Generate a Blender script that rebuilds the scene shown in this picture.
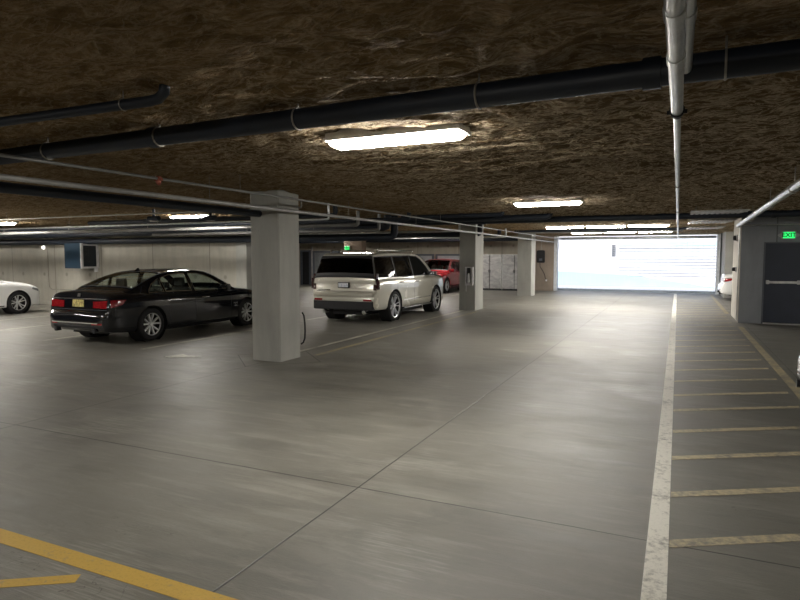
import bpy, bmesh, math, random
from mathutils import Vector, Matrix, noise
from mathutils.bvhtree import BVHTree
from math import sin, cos, tan, atan, pi, radians as R, sqrt

random.seed(4)
SC = bpy.context.scene
COL = SC.collection
for o in list(bpy.data.objects): bpy.data.objects.remove(o)

# ------------------------------------------------------------------ camera
cam_d = bpy.data.cameras.new('camera'); cam = bpy.data.objects.new('camera', cam_d); COL.objects.link(cam)
cam_d.sensor_width = 36; cam_d.lens = 601.0/800*36; cam_d.clip_start = .05; cam_d.clip_end = 500
cam.location = (0, 0, 1.75)
YAW, PITCH = R(24.77), R(4.12)
cam.rotation_euler = (pi/2-PITCH, 0, YAW)
SC.camera = cam

# ------------------------------------------------------------------ light and exposure
W = bpy.data.worlds.new('sky'); SC.world = W; W.use_nodes = True
nt = W.node_tree; nt.nodes.clear()
sky = nt.nodes.new('ShaderNodeTexSky'); sky.sky_type = 'NISHITA'; sky.sun_disc = False
sky.sun_elevation = R(48); sky.sun_rotation = R(160); sky.air_density = 1.0; sky.dust_density = 1.6
bg = nt.nodes.new('ShaderNodeBackground'); bg.inputs['Strength'].default_value = 0.26
wo = nt.nodes.new('ShaderNodeOutputWorld')
nt.links.new(sky.outputs[0], bg.inputs[0]); nt.links.new(bg.outputs[0], wo.inputs[0])
sun_d = bpy.data.lights.new('sun', 'SUN'); sun_d.energy = 2.7; sun_d.angle = R(.6); sun_d.color = (1, .96, .9)
sun = bpy.data.objects.new('sun', sun_d); COL.objects.link(sun)
sun.rotation_euler = (R(42), 0, R(-20)); sun.location = (0, 20, 30)
# portal: only guides sampling of the sky through the gate opening
pd = bpy.data.lights.new('gate_portal', 'AREA'); pd.shape = 'RECTANGLE'; pd.size = 7.4; pd.size_y = 2.8
pd.cycles.is_portal = True
po = bpy.data.objects.new('gate_portal', pd); COL.objects.link(po); po.location = (-2.0, 31.9, 1.4); po.rotation_euler = (R(-90), 0, 0)
vs = SC.view_settings; SC.display_settings.display_device = 'sRGB'
vs.view_transform = 'Standard'; vs.look = 'None'; vs.gamma = 1; vs.use_curve_mapping = False
vs.exposure = 0.46
LAMP = 80.0          # emission of every ceiling light's lens

F = 601.0
def px(u, v, Z=0.0):                                       # where a photographed point on a level lies in the place
    r = Vector((cos(YAW), sin(YAW), 0)); f = Vector((-sin(YAW)*cos(PITCH), cos(YAW)*cos(PITCH), -sin(PITCH))); up = r.cross(f)
    d = r*((u-400)/F)+f+up*((300-v)/F); t = (Z-1.75)/d.z
    return Vector((0, 0, 1.75))+d*t

# ------------------------------------------------------------------ node helpers
class NT:
    def __init__(s, name):
        s.m = bpy.data.materials.new(name); s.m.use_nodes = True
        s.t = s.m.node_tree; s.t.nodes.clear()
        s.out = s.n('ShaderNodeOutputMaterial')
    def n(s, typ, **kw):
        x = s.t.nodes.new(typ)
        for k, v in kw.items(): setattr(x, k, v)
        return x
    def set(s, sock, v):
        if isinstance(v, bpy.types.NodeSocket): s.t.links.new(v, sock)
        elif isinstance(v, (tuple, list)) and len(v) == 3 and sock.type == 'RGBA': sock.default_value = (*v, 1)
        else: sock.default_value = v
    def math(s, op, a, b=None, c=None):
        x = s.n('ShaderNodeMath', operation=op); s.set(x.inputs[0], a)
        if b is not None: s.set(x.inputs[1], b)
        if c is not None: s.set(x.inputs[2], c)
        return x.outputs[0]
    def noise(s, vec, scale, detail=4, rough=.55, dist=0):
        x = s.n('ShaderNodeTexNoise'); s.set(x.inputs['Vector'], vec); x.inputs['Scale'].default_value = scale
        x.inputs['Detail'].default_value = detail; x.inputs['Roughness'].default_value = rough; x.inputs['Distortion'].default_value = dist
        return x.outputs['Fac']
    def vscale(s, vec, sc):
        x = s.n('ShaderNodeMapping'); s.set(x.inputs['Vector'], vec); x.inputs['Scale'].default_value = sc
        return x.outputs[0]
    def ramp(s, f, a, b):                                  # map a..b to 0..1, clamped
        x = s.n('ShaderNodeMapRange'); s.set(x.inputs[0], f); x.inputs[1].default_value = a; x.inputs[2].default_value = b
        return x.outputs[0]
    def mr(s, f, a, b, c, d):
        x = s.n('ShaderNodeMapRange'); s.set(x.inputs[0], f)
        for i, v in enumerate((a, b, c, d)): x.inputs[i+1].default_value = v
        return x.outputs[0]
    def mix(s, f, a, b):
        x = s.n('ShaderNodeMix', data_type='RGBA'); s.set(x.inputs[0], f); s.set(x.inputs[6], a); s.set(x.inputs[7], b)
        return x.outputs[2]
    def bump(s, h, strength, dist=.01, normal=None):
        x = s.n('ShaderNodeBump'); x.inputs['Strength'].default_value = strength; x.inputs['Distance'].default_value = dist
        s.set(x.inputs['Height'], h)
        if normal is not None: s.set(x.inputs['Normal'], normal)
        return x.outputs[0]
    def coord(s, which='Object'):
        return s.n('ShaderNodeTexCoord').outputs[which]
    def pos(s):
        return s.n('ShaderNodeNewGeometry').outputs['Position']
    def xyz(s, v):
        x = s.n('ShaderNodeSeparateXYZ'); s.set(x.inputs[0], v); return x.outputs
    def bsdf(s, color, rough=.5, metal=0, normal=None, spec=.5, coat=0, emit=None, estr=0):
        b = s.n('ShaderNodeBsdfPrincipled')
        s.set(b.inputs['Base Color'], color); s.set(b.inputs['Roughness'], rough); s.set(b.inputs['Metallic'], metal)
        b.inputs['Specular IOR Level'].default_value = spec; b.inputs['Coat Weight'].default_value = coat
        b.inputs['Coat Roughness'].default_value = .04
        if normal is not None: s.set(b.inputs['Normal'], normal)
        if emit is not None: s.set(b.inputs['Emission Color'], emit); b.inputs['Emission Strength'].default_value = estr
        s.t.links.new(b.outputs[0], s.out.inputs[0]); return s.m

def simple(name, color, rough=.5, metal=0, var=.12, scale=8, coat=0, spec=.5, bump=0):
    t = NT(name); v = t.coord(); f = t.noise(v, scale, 4)
    dark = tuple(c*(1-var) for c in color); light = tuple(min(1, c*(1+var)) for c in color)
    nrm = t.bump(t.noise(v, scale*12, 3), bump, .004) if bump else None
    return t.bsdf(t.mix(t.ramp(f, .3, .7), dark, light), t.mr(f, .3, .7, rough*.88, min(1, rough*1.12)), metal, nrm, spec, coat)
def paint(name, color, rough=.25, metal=.0, coat=.8):
    t = NT(name); v = t.coord(); f = t.noise(v, 900, 1); g = t.noise(v, 1.5, 3)
    return t.bsdf(t.mix(t.math('MULTIPLY', f, .25), color, tuple(min(1, c*1.5+.01) for c in color)), t.mr(g, .3, .7, rough*.9, rough*1.2), metal, None, .5, coat)
def glass(name, tint, refl=1.0):
    t = NT(name); tr = t.n('ShaderNodeBsdfTransparent'); gl = t.n('ShaderNodeBsdfGlossy')
    f = t.noise(t.coord(), 3, 2)
    tr.inputs[0].default_value = (*tint, 1); gl.inputs['Roughness'].default_value = .02; gl.inputs[0].default_value = (.95, .97, 1, 1)
    ge = t.n('ShaderNodeNewGeometry'); dp = t.n('ShaderNodeVectorMath', operation='DOT_PRODUCT')
    t.t.links.new(ge.outputs['Normal'], dp.inputs[0]); t.t.links.new(ge.outputs['Incoming'], dp.inputs[1])
    sch = t.math('ADD', .04, t.math('MULTIPLY', .96, t.math('POWER', t.math('SUBTRACT', 1, t.math('ABSOLUTE', dp.outputs['Value'])), 5)))
    k = t.math('MULTIPLY', sch, t.mr(f, .3, .7, refl*.95, refl))
    mx = t.n('ShaderNodeMixShader'); t.set(mx.inputs[0], k); t.t.links.new(tr.outputs[0], mx.inputs[1]); t.t.links.new(gl.outputs[0], mx.inputs[2])
    t.t.links.new(mx.outputs[0], t.out.inputs[0]); return t.m
def emit(name, color, strength):
    t = NT(name); e = t.n('ShaderNodeEmission'); f = t.noise(t.coord(), 2, 2)
    t.set(e.inputs[0], t.mix(f, color, tuple(c*.97 for c in color))); e.inputs[1].default_value = strength
    t.t.links.new(e.outputs[0], t.out.inputs[0]); return t.m

# ------------------------------------------------------------------ materials
def mat_floor():
    t = NT('floor_concrete'); p = t.pos(); X, Y, Z = t.xyz(p)
    big = t.noise(p, .35, 4, .6, .6)
    mid = t.noise(t.vscale(p, (.8, 1.6, 1)), 1.3, 6, .6, .4)
    streak = t.noise(t.vscale(p, (1.0, 9.0, 1)), .9, 6, .7, .25)
    fine = t.noise(t.vscale(p, (1, 4, 1)), 26, 4, .7)
    brush = t.math('MULTIPLY', t.noise(t.vscale(p, (1.6, 34, 1)), 1.4, 5, .7, .2), t.ramp(t.noise(p, .8, 3), .35, .65))
    c = t.mix(t.ramp(big, .3, .7), (.138, .131, .112), (.205, .196, .168))
    c = t.mix(t.math('MULTIPLY', t.ramp(mid, .42, .62), .4), c, (.27, .258, .222))
    c = t.mix(t.math('MULTIPLY', t.ramp(streak, .5, .66), .5), c, (.34, .328, .285))
    dk = t.noise(t.vscale(p, (1.3, 3.2, 1)), .8, 6, .65, .8)
    c = t.mix(t.math('MULTIPLY', t.ramp(dk, .52, .66), .42), c, (.115, .112, .10))
    c = t.mix(t.math('MULTIPLY', t.ramp(brush, .42, .60), .55), c, (.37, .358, .315))
    c = t.mix(t.math('MULTIPLY', t.ramp(fine, .45, .75), .22), c, (.10, .096, .085))
    spots = t.ramp(t.noise(p, 7, 2, .5), .70, .76)
    c = t.mix(t.math('MULTIPLY', spots, .12), c, (.09, .085, .075))
    # tyre-darkened strip beside the long white line and cold-joint lines
    lane = t.math('MULTIPLY', t.ramp(X, -1.4, -.4), t.ramp(t.noise(p, .7, 4), .3, .7))
    c = t.mix(t.math('MULTIPLY', lane, .45), c, (.12, .12, .115))
    def line(coord, at, w, wob=.012):
        a = t.math('ADD', coord, t.math('MULTIPLY', t.math('SUBTRACT', t.noise(p, 1.2, 3), .5), wob*2))
        d = t.math('ABSOLUTE', t.math('SUBTRACT', a, at))
        return t.math('SUBTRACT', 1, t.ramp(d, w*.5, w))
    js = None
    for cc, at, w in ((X, px(205, 598).x, .0085), (Y, px(355, 487).y, .0085), (X, -6.22, .008), (X, 1.62, .006), (Y, 13.3, .008), (Y, 22.6, .008), (X, -15.2, .008)):
        l = line(cc, at, w); js = l if js is None else t.math('MAXIMUM', js, l)
    for cy in (8.45, 19.1, 26.95):                       # diamond joints round the pillar feet
        d = t.math('ADD', t.math('ABSOLUTE', t.math('ADD', X, 6.22)), t.math('ABSOLUTE', t.math('SUBTRACT', Y, cy)))
        l = t.math('SUBTRACT', 1, t.ramp(t.math('ABSOLUTE', t.math('SUBTRACT', d, .86)), .006, .016)); js = t.math('MAXIMUM', js, l)
    cr = t.noise(p, .55, 6, .6, 1.2)
    crack = t.math('SUBTRACT', 1, t.ramp(t.math('ABSOLUTE', t.math('SUBTRACT', cr, .5)), .0004, .0012))
    crack = t.math('MULTIPLY', crack, t.ramp(t.noise(p, .3, 2), .56, .62))
    c = t.mix(t.math('MULTIPLY', crack, .7), c, (.05, .048, .04))
    c = t.mix(t.math('MULTIPLY', js, .95), c, (.03, .028, .025))
    rough = t.mr(t.math('ADD', t.math('MULTIPLY', streak, .6), t.math('MULTIPLY', mid, .4)), .35, .65, .34, .60)
    h = t.math('ADD', t.math('ADD', t.math('MULTIPLY', streak, .12), t.math('MULTIPLY', brush, .3)), t.math('MULTIPLY', fine, .25))
    h = t.math('SUBTRACT', h, t.math('MULTIPLY', js, .6))
    return t.bsdf(c, rough, 0, t.bump(h, .35, .02), .5)
def mat_foam():
    t = NT('sprayed_foam'); p = t.pos()
    wv = t.vscale(p, (1, 2.1, 1))
    def ridge(sc, det, dist):
        n = t.noise(wv, sc, det, .6, dist)
        return t.math('SUBTRACT', 1, t.math('MULTIPLY', t.math('ABSOLUTE', t.math('SUBTRACT', n, .5)), 5.0))
    r1 = ridge(2.3, 5, .6); r2 = ridge(6.5, 5, .5); b = t.noise(p, 38, 6, .7, .3); g = t.noise(p, .5, 3)
    X, Y, Z = t.xyz(p)
    lit_zone = t.math('MULTIPLY', t.ramp(t.math('ADD', X, t.math('MULTIPLY', g, 3)), -4.5, -1.5), t.ramp(Y, 2.6, 5.5))   # zone over the aisle where gate-lit crests are painted in
    lit_zone = t.math('ADD', .28, t.math('MULTIPLY', lit_zone, .72))
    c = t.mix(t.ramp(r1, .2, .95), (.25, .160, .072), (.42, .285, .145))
    c = t.mix(t.math('MULTIPLY', t.math('SUBTRACT', lit_zone, .28), .75), c, (.135, .098, .062))  # base painted darker there so the crest light stands out
    c = t.mix(t.math('MULTIPLY', t.math('MULTIPLY', t.ramp(r2, .76, .97), .9), lit_zone), c, (.95, .80, .58))  # grazing gate light on the fine crests, put into the colour
    c = t.mix(t.math('MULTIPLY', t.math('MULTIPLY', t.ramp(r1, .84, .98), .8), lit_zone), c, (.92, .78, .56))  # same painted light on the broad crests
    c = t.mix(t.math('MULTIPLY', t.math('MULTIPLY', t.ramp(r2, .5, -.1), .5), lit_zone), c, (.09, .065, .04))  # hollows between the lit crests painted darker
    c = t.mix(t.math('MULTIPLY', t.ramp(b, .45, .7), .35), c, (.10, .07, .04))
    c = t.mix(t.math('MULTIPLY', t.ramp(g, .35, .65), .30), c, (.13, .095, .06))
    h = t.math('ADD', t.math('ADD', t.math('MULTIPLY', r1, 1.2), t.math('MULTIPLY', r2, .9)), t.math('MULTIPLY', b, .35))
    n = t.bump(h, 1.0, -.06)
    return t.bsdf(c, .95, 0, n, .05)
def mat_conc(name, base, var=.2, ties=None, joints=None, stain=None, axis='X'):
    t = NT(name); p = t.pos(); X, Y, Z = t.xyz(p); U = X if axis == 'X' else Y
    big = t.noise(p, .8, 5, .6, .5); vert = t.noise(t.vscale(p, (2.2, 2.2, .35)), 1.6, 5, .6); fine = t.noise(p, 30, 4, .6)
    lo = tuple(v*(1-var) for v in base); hi = tuple(v*(1+var) for v in base)
    c = t.mix(t.ramp(big, .3, .7), lo, hi)
    c = t.mix(t.math('MULTIPLY', t.ramp(vert, .45, .75), .45), c, stain or tuple(v*.62 for v in base))
    pit = t.ramp(t.noise(p, 55, 2), .70, .75)
    c = t.mix(t.math('MULTIPLY', pit, .5), c, tuple(v*.35 for v in base))
    h = t.math('MULTIPLY', fine, .3)
    if joints:
        w = t.math('ABSOLUTE', t.math('SUBTRACT', t.math('FRACT', t.math('DIVIDE', U, joints)), .5))
        l = t.math('SUBTRACT', 1, t.ramp(t.math('MULTIPLY', w, joints), .006, .018)); c = t.mix(t.math('MULTIPLY', l, .8), c, tuple(v*.3 for v in base))
        h = t.math('SUBTRACT', h, l)
    if ties:
        du = t.math('MULTIPLY', t.math('SUBTRACT', t.math('FRACT', t.math('DIVIDE', U, ties)), .5), ties)
        zz = t.math('SUBTRACT', Z, .5)
        dv = t.math('MULTIPLY', t.math('SUBTRACT', t.math('FRACT', t.math('DIVIDE', zz, ties)), .5), ties)
        d = t.math('SQRT', t.math('ADD', t.math('MULTIPLY', du, du), t.math('MULTIPLY', dv, dv)))
        l = t.math('SUBTRACT', 1, t.ramp(d, .035, .09)); c = t.mix(t.math('MULTIPLY', l, .6), c, tuple(v*.4 for v in base))
    return t.bsdf(c, t.mr(big, .3, .7, .65, .85), 0, t.bump(h, .4, .008), .35)
def mat_line(name, color, worn):
    t = NT(name); p = t.pos()
    a = t.noise(p, 18, 6, .7); b = t.noise(p, 2.0, 4, .6); f = t.math('ADD', t.math('MULTIPLY', a, .6), t.math('MULTIPLY', b, .4))
    c = t.mix(t.ramp(f, worn-.06, worn+.10), color, (.22, .21, .185))
    c = t.mix(t.math('MULTIPLY', t.ramp(t.noise(p, 60, 3), .5, .7), .3), c, tuple(v*.6 for v in color))
    return t.bsdf(c, .55, 0, t.bump(a, .3, .006), .4)

M = {}
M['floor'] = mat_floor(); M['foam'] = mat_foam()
M['conc'] = mat_conc('wall_concrete', (.44, .42, .36), .16, 1.22, 2.44)
M['conc_warm'] = mat_conc('end_wall_concrete', (.42, .38, .31), .15, 1.22, 2.44)
M['conc_brown'] = mat_conc('charger_wall_concrete', (.33, .27, .22), .2)
M['conc_grey'] = mat_conc('stair_wall_concrete', (.27, .285, .31), .14, None, .92)
M['conc_pale'] = mat_conc('stair_wall_end_concrete', (.52, .49, .44), .14, None, 1.3, None, 'Y')
M['pillar'] = mat_conc('pillar_concrete', (.40, .40, .37), .13)
M['slab'] = mat_conc('slab_concrete', (.25, .24, .22), .1)
M['white_line'] = mat_line('worn_white_paint', (.80, .78, .70), .56)
M['tan_line'] = mat_line('faded_hatch_paint', (.52, .44, .28), .52)
M['yellow_line'] = mat_line('yellow_paint', (.62, .40, .08), .62)
M['yellow_faded'] = mat_line('faded_yellow_paint', (.44, .37, .22), .50)
M['pale_line'] = mat_line('faded_pale_paint', (.55, .53, .44), .52)
M['galv'] = simple('galvanised_steel', (.62, .63, .62), .32, .85, .2, 6)
M['greypipe'] = simple('grey_painted_pipe', (.40, .40, .39), .35, .3, .15, 5)
M['midpipe'] = simple('dull_grey_pipe', (.24, .24, .23), .35, .3, .15, 5)
M['blackpipe'] = simple('black_pipe', (.007, .012, .022), .52, 0, .3, 5)
M['strap'] = simple('hanger_steel', (.35, .33, .29), .5, .6, .2, 20)
M['redhead'] = simple('red_sprinkler_fitting', (.35, .09, .05), .5, .2)
M['lamp_body'] = simple('lamp_housing_white', (.72, .70, .64), .5)
M['lens'] = emit('lamp_lens', (1.0, .955, .88), LAMP)
M['black'] = simple('matte_black', (.015, .015, .017), .6)
M['rubber'] = simple('tyre_rubber', (.018, .018, .019), .8, 0, .2, 30, bump=.2)
M['dark_in'] = simple('dark_interior', (.02, .02, .021), .8)
M['seat'] = simple('seat_leather', (.035, .033, .032), .55)
M['chrome'] = simple('chrome', (.82, .83, .84), .12, 1, .05)
M['alloy'] = simple('silver_alloy', (.80, .81, .82), .34, .65, .06)
M['alloy_dark'] = simple('dark_alloy', (.06, .062, .068), .3, .7)
M['brake'] = simple('brake_disc', (.16, .155, .15), .45, .7)
M['well'] = simple('wheel_well_liner', (.008, .008, .009), .9)
M['p_black'] = paint('black_car_paint', (.004, .005, .008), .12)
M['p_beige'] = paint('champagne_car_paint', (.56, .54, .46), .24, .15)
M['p_red'] = paint('red_car_paint', (.26, .012, .018), .2)
M['p_white'] = paint('white_car_paint', (.86, .87, .87), .22)
M['g_clear'] = glass('car_glass', (.66, .71, .67))
M['g_dark'] = glass('privacy_glass', (.008, .010, .016), .8)
M['tail'] = simple('red_tail_lens', (.28, .008, .012), .15, 0, .3, 25, 1)
M['tail_dark'] = simple('smoked_tail_lens', (.05, .018, .02), .15, 0, .4, 25, 1)
M['head'] = simple('headlight_lens', (.45, .47, .5), .08, .4, .3, 30, 1)
M['plate_y'] = None
M['steel_sheet'] = None
M['door_blue'] = simple('dark_blue_door_paint', (.026, .034, .055), .42, 0, .1, 3)
M['frame_grey'] = simple('grey_door_frame', (.10, .11, .13), .5)
M['blue_box'] = simple('dark_blue_enamel', (.012, .034, .06), .4)
M['white_trim'] = simple('white_enamel', (.72, .72, .74), .4)
M['exit_green'] = emit('exit_green_light', (.03, .85, .16), 1.1)
M['exit_letter'] = simple('exit_letter_dark', (.01, .06, .02), .5)
M['exit_body'] = simple('exit_housing_grey', (.48, .49, .51), .5)
M['brown_pier'] = mat_conc('brown_pier_concrete', (.26, .20, .15), .15)
M['outside_ground'] = simple('outside_concrete', (.62, .62, .62), .8, 0, .06, .5)
M['siding'] = simple('white_siding', (.86, .86, .85), .6, 0, .03, 1)
M['siding_line'] = simple('siding_shadow_gap', (.13, .135, .145), .6)
M['pale_blue'] = simple('pale_blue_wall_eave_shade', (.45, .60, .70), .8, 0, .05, 1)
M['pink'] = simple('pale_pink_render', (.80, .58, .54), .8, 0, .05, 1)
M['grille_steel'] = simple('grille_steel', (.50, .53, .56), .4, .5)
M['extinguisher'] = simple('red_extinguisher', (.45, .03, .02), .3)
def mat_plate(name, base, ink):
    t = NT(name); p = t.coord(); X, Y, Z = t.xyz(p)
    f = t.ramp(t.noise(t.vscale(p, (1, 1, .4)), 34, 1), .50, .56)
    return t.bsdf(t.mix(t.math('MULTIPLY', f, .7), base, ink), .4, .2)
M['plate_y'] = mat_plate('yellow_plate', (.70, .60, .22), (.22, .14, .05))
M['plate_w'] = mat_plate('pale_plate', (.78, .80, .84), (.45, .5, .6))
def mat_steel():
    t = NT('brushed_locker_steel'); p = t.pos()
    a = t.noise(t.vscale(p, (1, 1, 2.2)), 2.2, 6, .65, 1.2); b = t.noise(p, .9, 2)
    return t.bsdf(t.mix(t.ramp(a, .4, .65), (.36, .36, .365), (.55, .545, .535)), t.mr(a, .3, .7, .3, .55), .55, t.bump(a, .3, .02), .5)
M['steel_sheet'] = mat_steel()

# ------------------------------------------------------------------ mesh helpers
class MB:
    def __init__(s): s.v = []; s.f = []
    def add(s, vs, fs):
        k = len(s.v); s.v += [tuple(v) for v in vs]; s.f += [tuple(i+k for i in f) for f in fs]; return s
    def box(s, x0, x1, y0, y1, z0, z1):
        v = [(x, y, z) for z in (z0, z1) for y in (y0, y1) for x in (x0, x1)]
        return s.add(v, [(0, 2, 3, 1), (4, 5, 7, 6), (0, 1, 5, 4), (2, 6, 7, 3), (0, 4, 6, 2), (1, 3, 7, 5)])
    def prism(s, pts, axis, a, b):                        # polygon pts in the two other axes
        def P(p, t):
            return {'x': (t, p[0], p[1]), 'y': (p[0], t, p[1]), 'z': (p[0], p[1], t)}[axis]
        n = len(pts); v = [P(p, a) for p in pts]+[P(p, b) for p in pts]
        return s.add(v, [tuple(range(n)), tuple(range(2*n-1, n-1, -1))]+[(i, i+n, (i+1) % n+n, (i+1) % n) for i in range(n)])
    def tube(s, path, r, n=12, cap=True):
        path = [Vector(p) for p in path]; rs = r if isinstance(r, (list, tuple)) else [r]*len(path)
        rings = []; up = None
        for i, p in enumerate(path):
            d = (path[min(i+1, len(path)-1)]-path[max(i-1, 0)]).normalized()
            if up is None: up = Vector((0, 0, 1)) if abs(d.z) < .9 else Vector((1, 0, 0))
            a = d.cross(up).normalized(); b = a.cross(d).normalized(); up = b
            rings.append([p+a*(cos(2*pi*k/n)*rs[i])+b*(sin(2*pi*k/n)*rs[i]) for k in range(n)])
        vs = [q for ring in rings for q in ring]; fs = []
        for i in range(len(path)-1):
            for k in range(n):
                fs.append((i*n+k, i*n+(k+1) % n, (i+1)*n+(k+1) % n, (i+1)*n+k))
        if cap: fs += [tuple(range(n-1, -1, -1)), tuple((len(path)-1)*n+k for k in range(n))]
        return s.add(vs, fs)
    def lathe(s, prof, n=28, axis='x', c=(0, 0, 0), cap=False):  # prof: (along axis, radius)
        vs = []
        for a, r in prof:
            for k in range(n):
                t = 2*pi*k/n
                q = {'x': (a, r*cos(t), r*sin(t)), 'y': (r*cos(t), a, r*sin(t)), 'z': (r*cos(t), r*sin(t), a)}[axis]
                vs.append((q[0]+c[0], q[1]+c[1], q[2]+c[2]))
        fs = [(i*n+k, i*n+(k+1) % n, (i+1)*n+(k+1) % n, (i+1)*n+k) for i in range(len(prof)-1) for k in range(n)]
        if cap: fs += [tuple(range(n-1, -1, -1)), tuple((len(prof)-1)*n+k for k in range(n))]
        return s.add(vs, fs)
    def grid(s, fn, us, vs_):
        nu, nv = len(us), len(vs_)
        return s.add([fn(u, v) for u in us for v in vs_], [(i*nv+j, i*nv+j+1, (i+1)*nv+j+1, (i+1)*nv+j) for i in range(nu-1) for j in range(nv-1)])
    def build(s, name, mat, parent=None, bevel=0, smooth=30, loc=None, rz=0):
        me = bpy.data.meshes.new(name); me.from_pydata(s.v, [], s.f); me.update()
        bm = bmesh.new(); bm.from_mesh(me)
        bmesh.ops.remove_doubles(bm, verts=bm.verts, dist=1e-5)
        bmesh.ops.recalc_face_normals(bm, faces=bm.faces)
        if bevel:
            bmesh.ops.bevel(bm, geom=[e for e in bm.edges if len(e.link_faces) == 2 and e.calc_face_angle(0) > .5], offset=bevel, segments=2, affect='EDGES', clamp_overlap=True)
        for f in bm.faces: f.smooth = smooth > 0
        bm.to_mesh(me); bm.free()
        if smooth: me.set_sharp_from_angle(angle=R(smooth))
        me.materials.append(mat)
        o = bpy.data.objects.new(name, me); COL.objects.link(o)
        if parent is not None: o.parent = parent
        if loc is not None: o.location = loc
        if rz: o.rotation_euler.z = rz
        return o
def tag(o, label=None, cat=None, group=None, kind=None):
    if label: o['label'] = label
    if cat: o['category'] = cat
    if group: o['group'] = group
    if kind: o['kind'] = kind
    return o
def thing(name, label, cat, loc=(0, 0, 0), rz=0, group=None):
    o = bpy.data.objects.new(name, None); COL.objects.link(o); o.location = loc; o.rotation_euler.z = rz
    o.empty_display_size = .1
    return tag(o, label, cat, group)
def struct(o, label=None):
    o['kind'] = 'structure'
    if label: o['label'] = label
    return o
def dup(root, loc=None, rz=None, label=None, group=None):
    def cp(o, par):
        c = o.copy(); COL.objects.link(c)
        if par is not None: c.parent = par
        for ch in kids[o.name]: cp(ch, c)
        return c
    kids = {}
    def walk(o):
        kids[o.name] = list(o.children)
        for ch in o.children: walk(ch)
    walk(root); r = cp(root, None)
    if loc is not None: r.location = loc
    if rz is not None: r.rotation_euler.z = rz
    if label: r['label'] = label
    if group: r['group'] = group
    return r

# ------------------------------------------------------------------ the setting
CE = 2.86            # ceiling foam level
GX0, GX1, GY, GH = -5.72, 1.62, 31.5, 2.78    # gate opening
struct(MB().box(-33, 8.2, -7, GY+.35, -.3, 0).build('floor', M['floor'], smooth=0), 'grey brushed concrete garage floor with joints')
def lines(segs):
    out = []
    for a, b, d in segs:
        n = max(1, round((b-a)/d)); out += [a+(b-a)*i/n for i in range(n)]
    return out+[segs[-1][1]]
xs = lines([(-33, -14, .3), (-14, -5, .10), (-5, 3.4, .045), (3.4, 8.2, .15)])
ys = lines([(-7, 1, .4), (1, 9, .045), (9, 18, .075), (18, GY+.35, .14)])
def foam(x, y):
    wx = .25*noise.noise(Vector((x*1.1, y*1.6, 9)))
    big = noise.noise(Vector((x*.7, y*1.0, 0)))
    r1 = 1-abs(noise.noise(Vector((x*1.6+wx*2, y*2.7+wx*3, 1))))*2.4
    r2 = 1-abs(noise.noise(Vector((x*3.2, y*5.6+wx*4, 4))))*2.4
    fin = noise.noise(Vector((x*13, y*17, 7)))
    return (x, y, CE + .018*big - .034*max(r1, -.4) - .020*max(r2, -.4) + .007*fin)
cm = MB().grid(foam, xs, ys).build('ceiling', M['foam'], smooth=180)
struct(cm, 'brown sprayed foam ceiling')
struct(MB().box(-33.3, 8.5, -7.3, GY+.38, 2.98, 3.4).build('ceiling_slab', M['slab'], smooth=0))
struct(MB().box(-33.3, -33, -7.3, GY+.35, -.1, 3.0).build('wall_left', M['conc'], smooth=0))
struct(MB().box(8.2, 8.5, -7.3, GY+.35, -.1, 3.0).build('wall_right', M['conc'], smooth=0))
struct(MB().box(-33.3, 8.5, -7.3, -7, -.1, 3.0).build('wall_rear', M['conc'], smooth=0))
# left bay: front wall the black and white cars face
LW = 14.75
struct(MB().box(-33, -11.95, LW, LW+.3, 0, 2.98).build('wall_front_left', M['conc'], smooth=0), 'board-marked concrete wall in front of the black and white sedans')
struct(MB().box(-33, -11.95, LW-.06, LW, 0, .10).build('trim_1', M['conc'], smooth=0))
struct(MB().box(-12.3, -11.9, LW-.10, LW+.34, 0, 2.98).build('wall_end_pier', M['pillar'], bevel=.01, smooth=0))
# end wall, left and right of the gate
struct(MB().box(-33, -6.9, GY, GY+.35, 0, 2.98).build('wall_end', M['conc_warm'], smooth=0), 'warm grey end wall behind the lockers')
struct(MB().box(-6.9, GX0-.06, GY-.15, GY+.35, 0, 2.98).build('wall_gate_side', M['conc_brown'], smooth=0), 'brown concrete wall piece left of the gate')
struct(MB().box(GX1+.14, 8.2, GY, GY+.35, 0, 2.98).build('wall_gate_right', M['conc_grey'], smooth=0))
struct(MB().box(GX0-.06, GX1+.14, GY, GY+.35, GH, 2.98).build('wall_gate_head', M['conc_warm'], smooth=0))
struct(MB().box(GX1+.20, GX1+.75, GY-2.4, GY, 0, 2.98).build('wall_gate_pier', M['pillar'], smooth=0))
# stair enclosure with the exit door
SX, SY = 1.5, 18.2
b = MB().box(SX, 2.02, SY, SY+.25, 0, 2.98).box(2.96, 8.2, SY, SY+.25, 0, 2.98).box(2.02, 2.96, SY, SY+.25, 2.13, 2.98)
struct(b.build('wall_exit', M['conc_grey'], smooth=0), 'grey concrete wall with the exit door')
struct(MB().box(SX, SX+.25, SY+.25, SY+2.4, 0, 2.98).box(SX-.012, SX-.001, SY-.001, SY+.26, 0, 2.98).build('wall_exit_return', M['conc_pale'], smooth=0), 'pale return face of the exit wall')
struct(MB().box(SX+.25, 8.2, SY+2.15, SY+2.4, 0, 2.98).build('wall_exit_back', M['conc_grey'], smooth=0))
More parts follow.
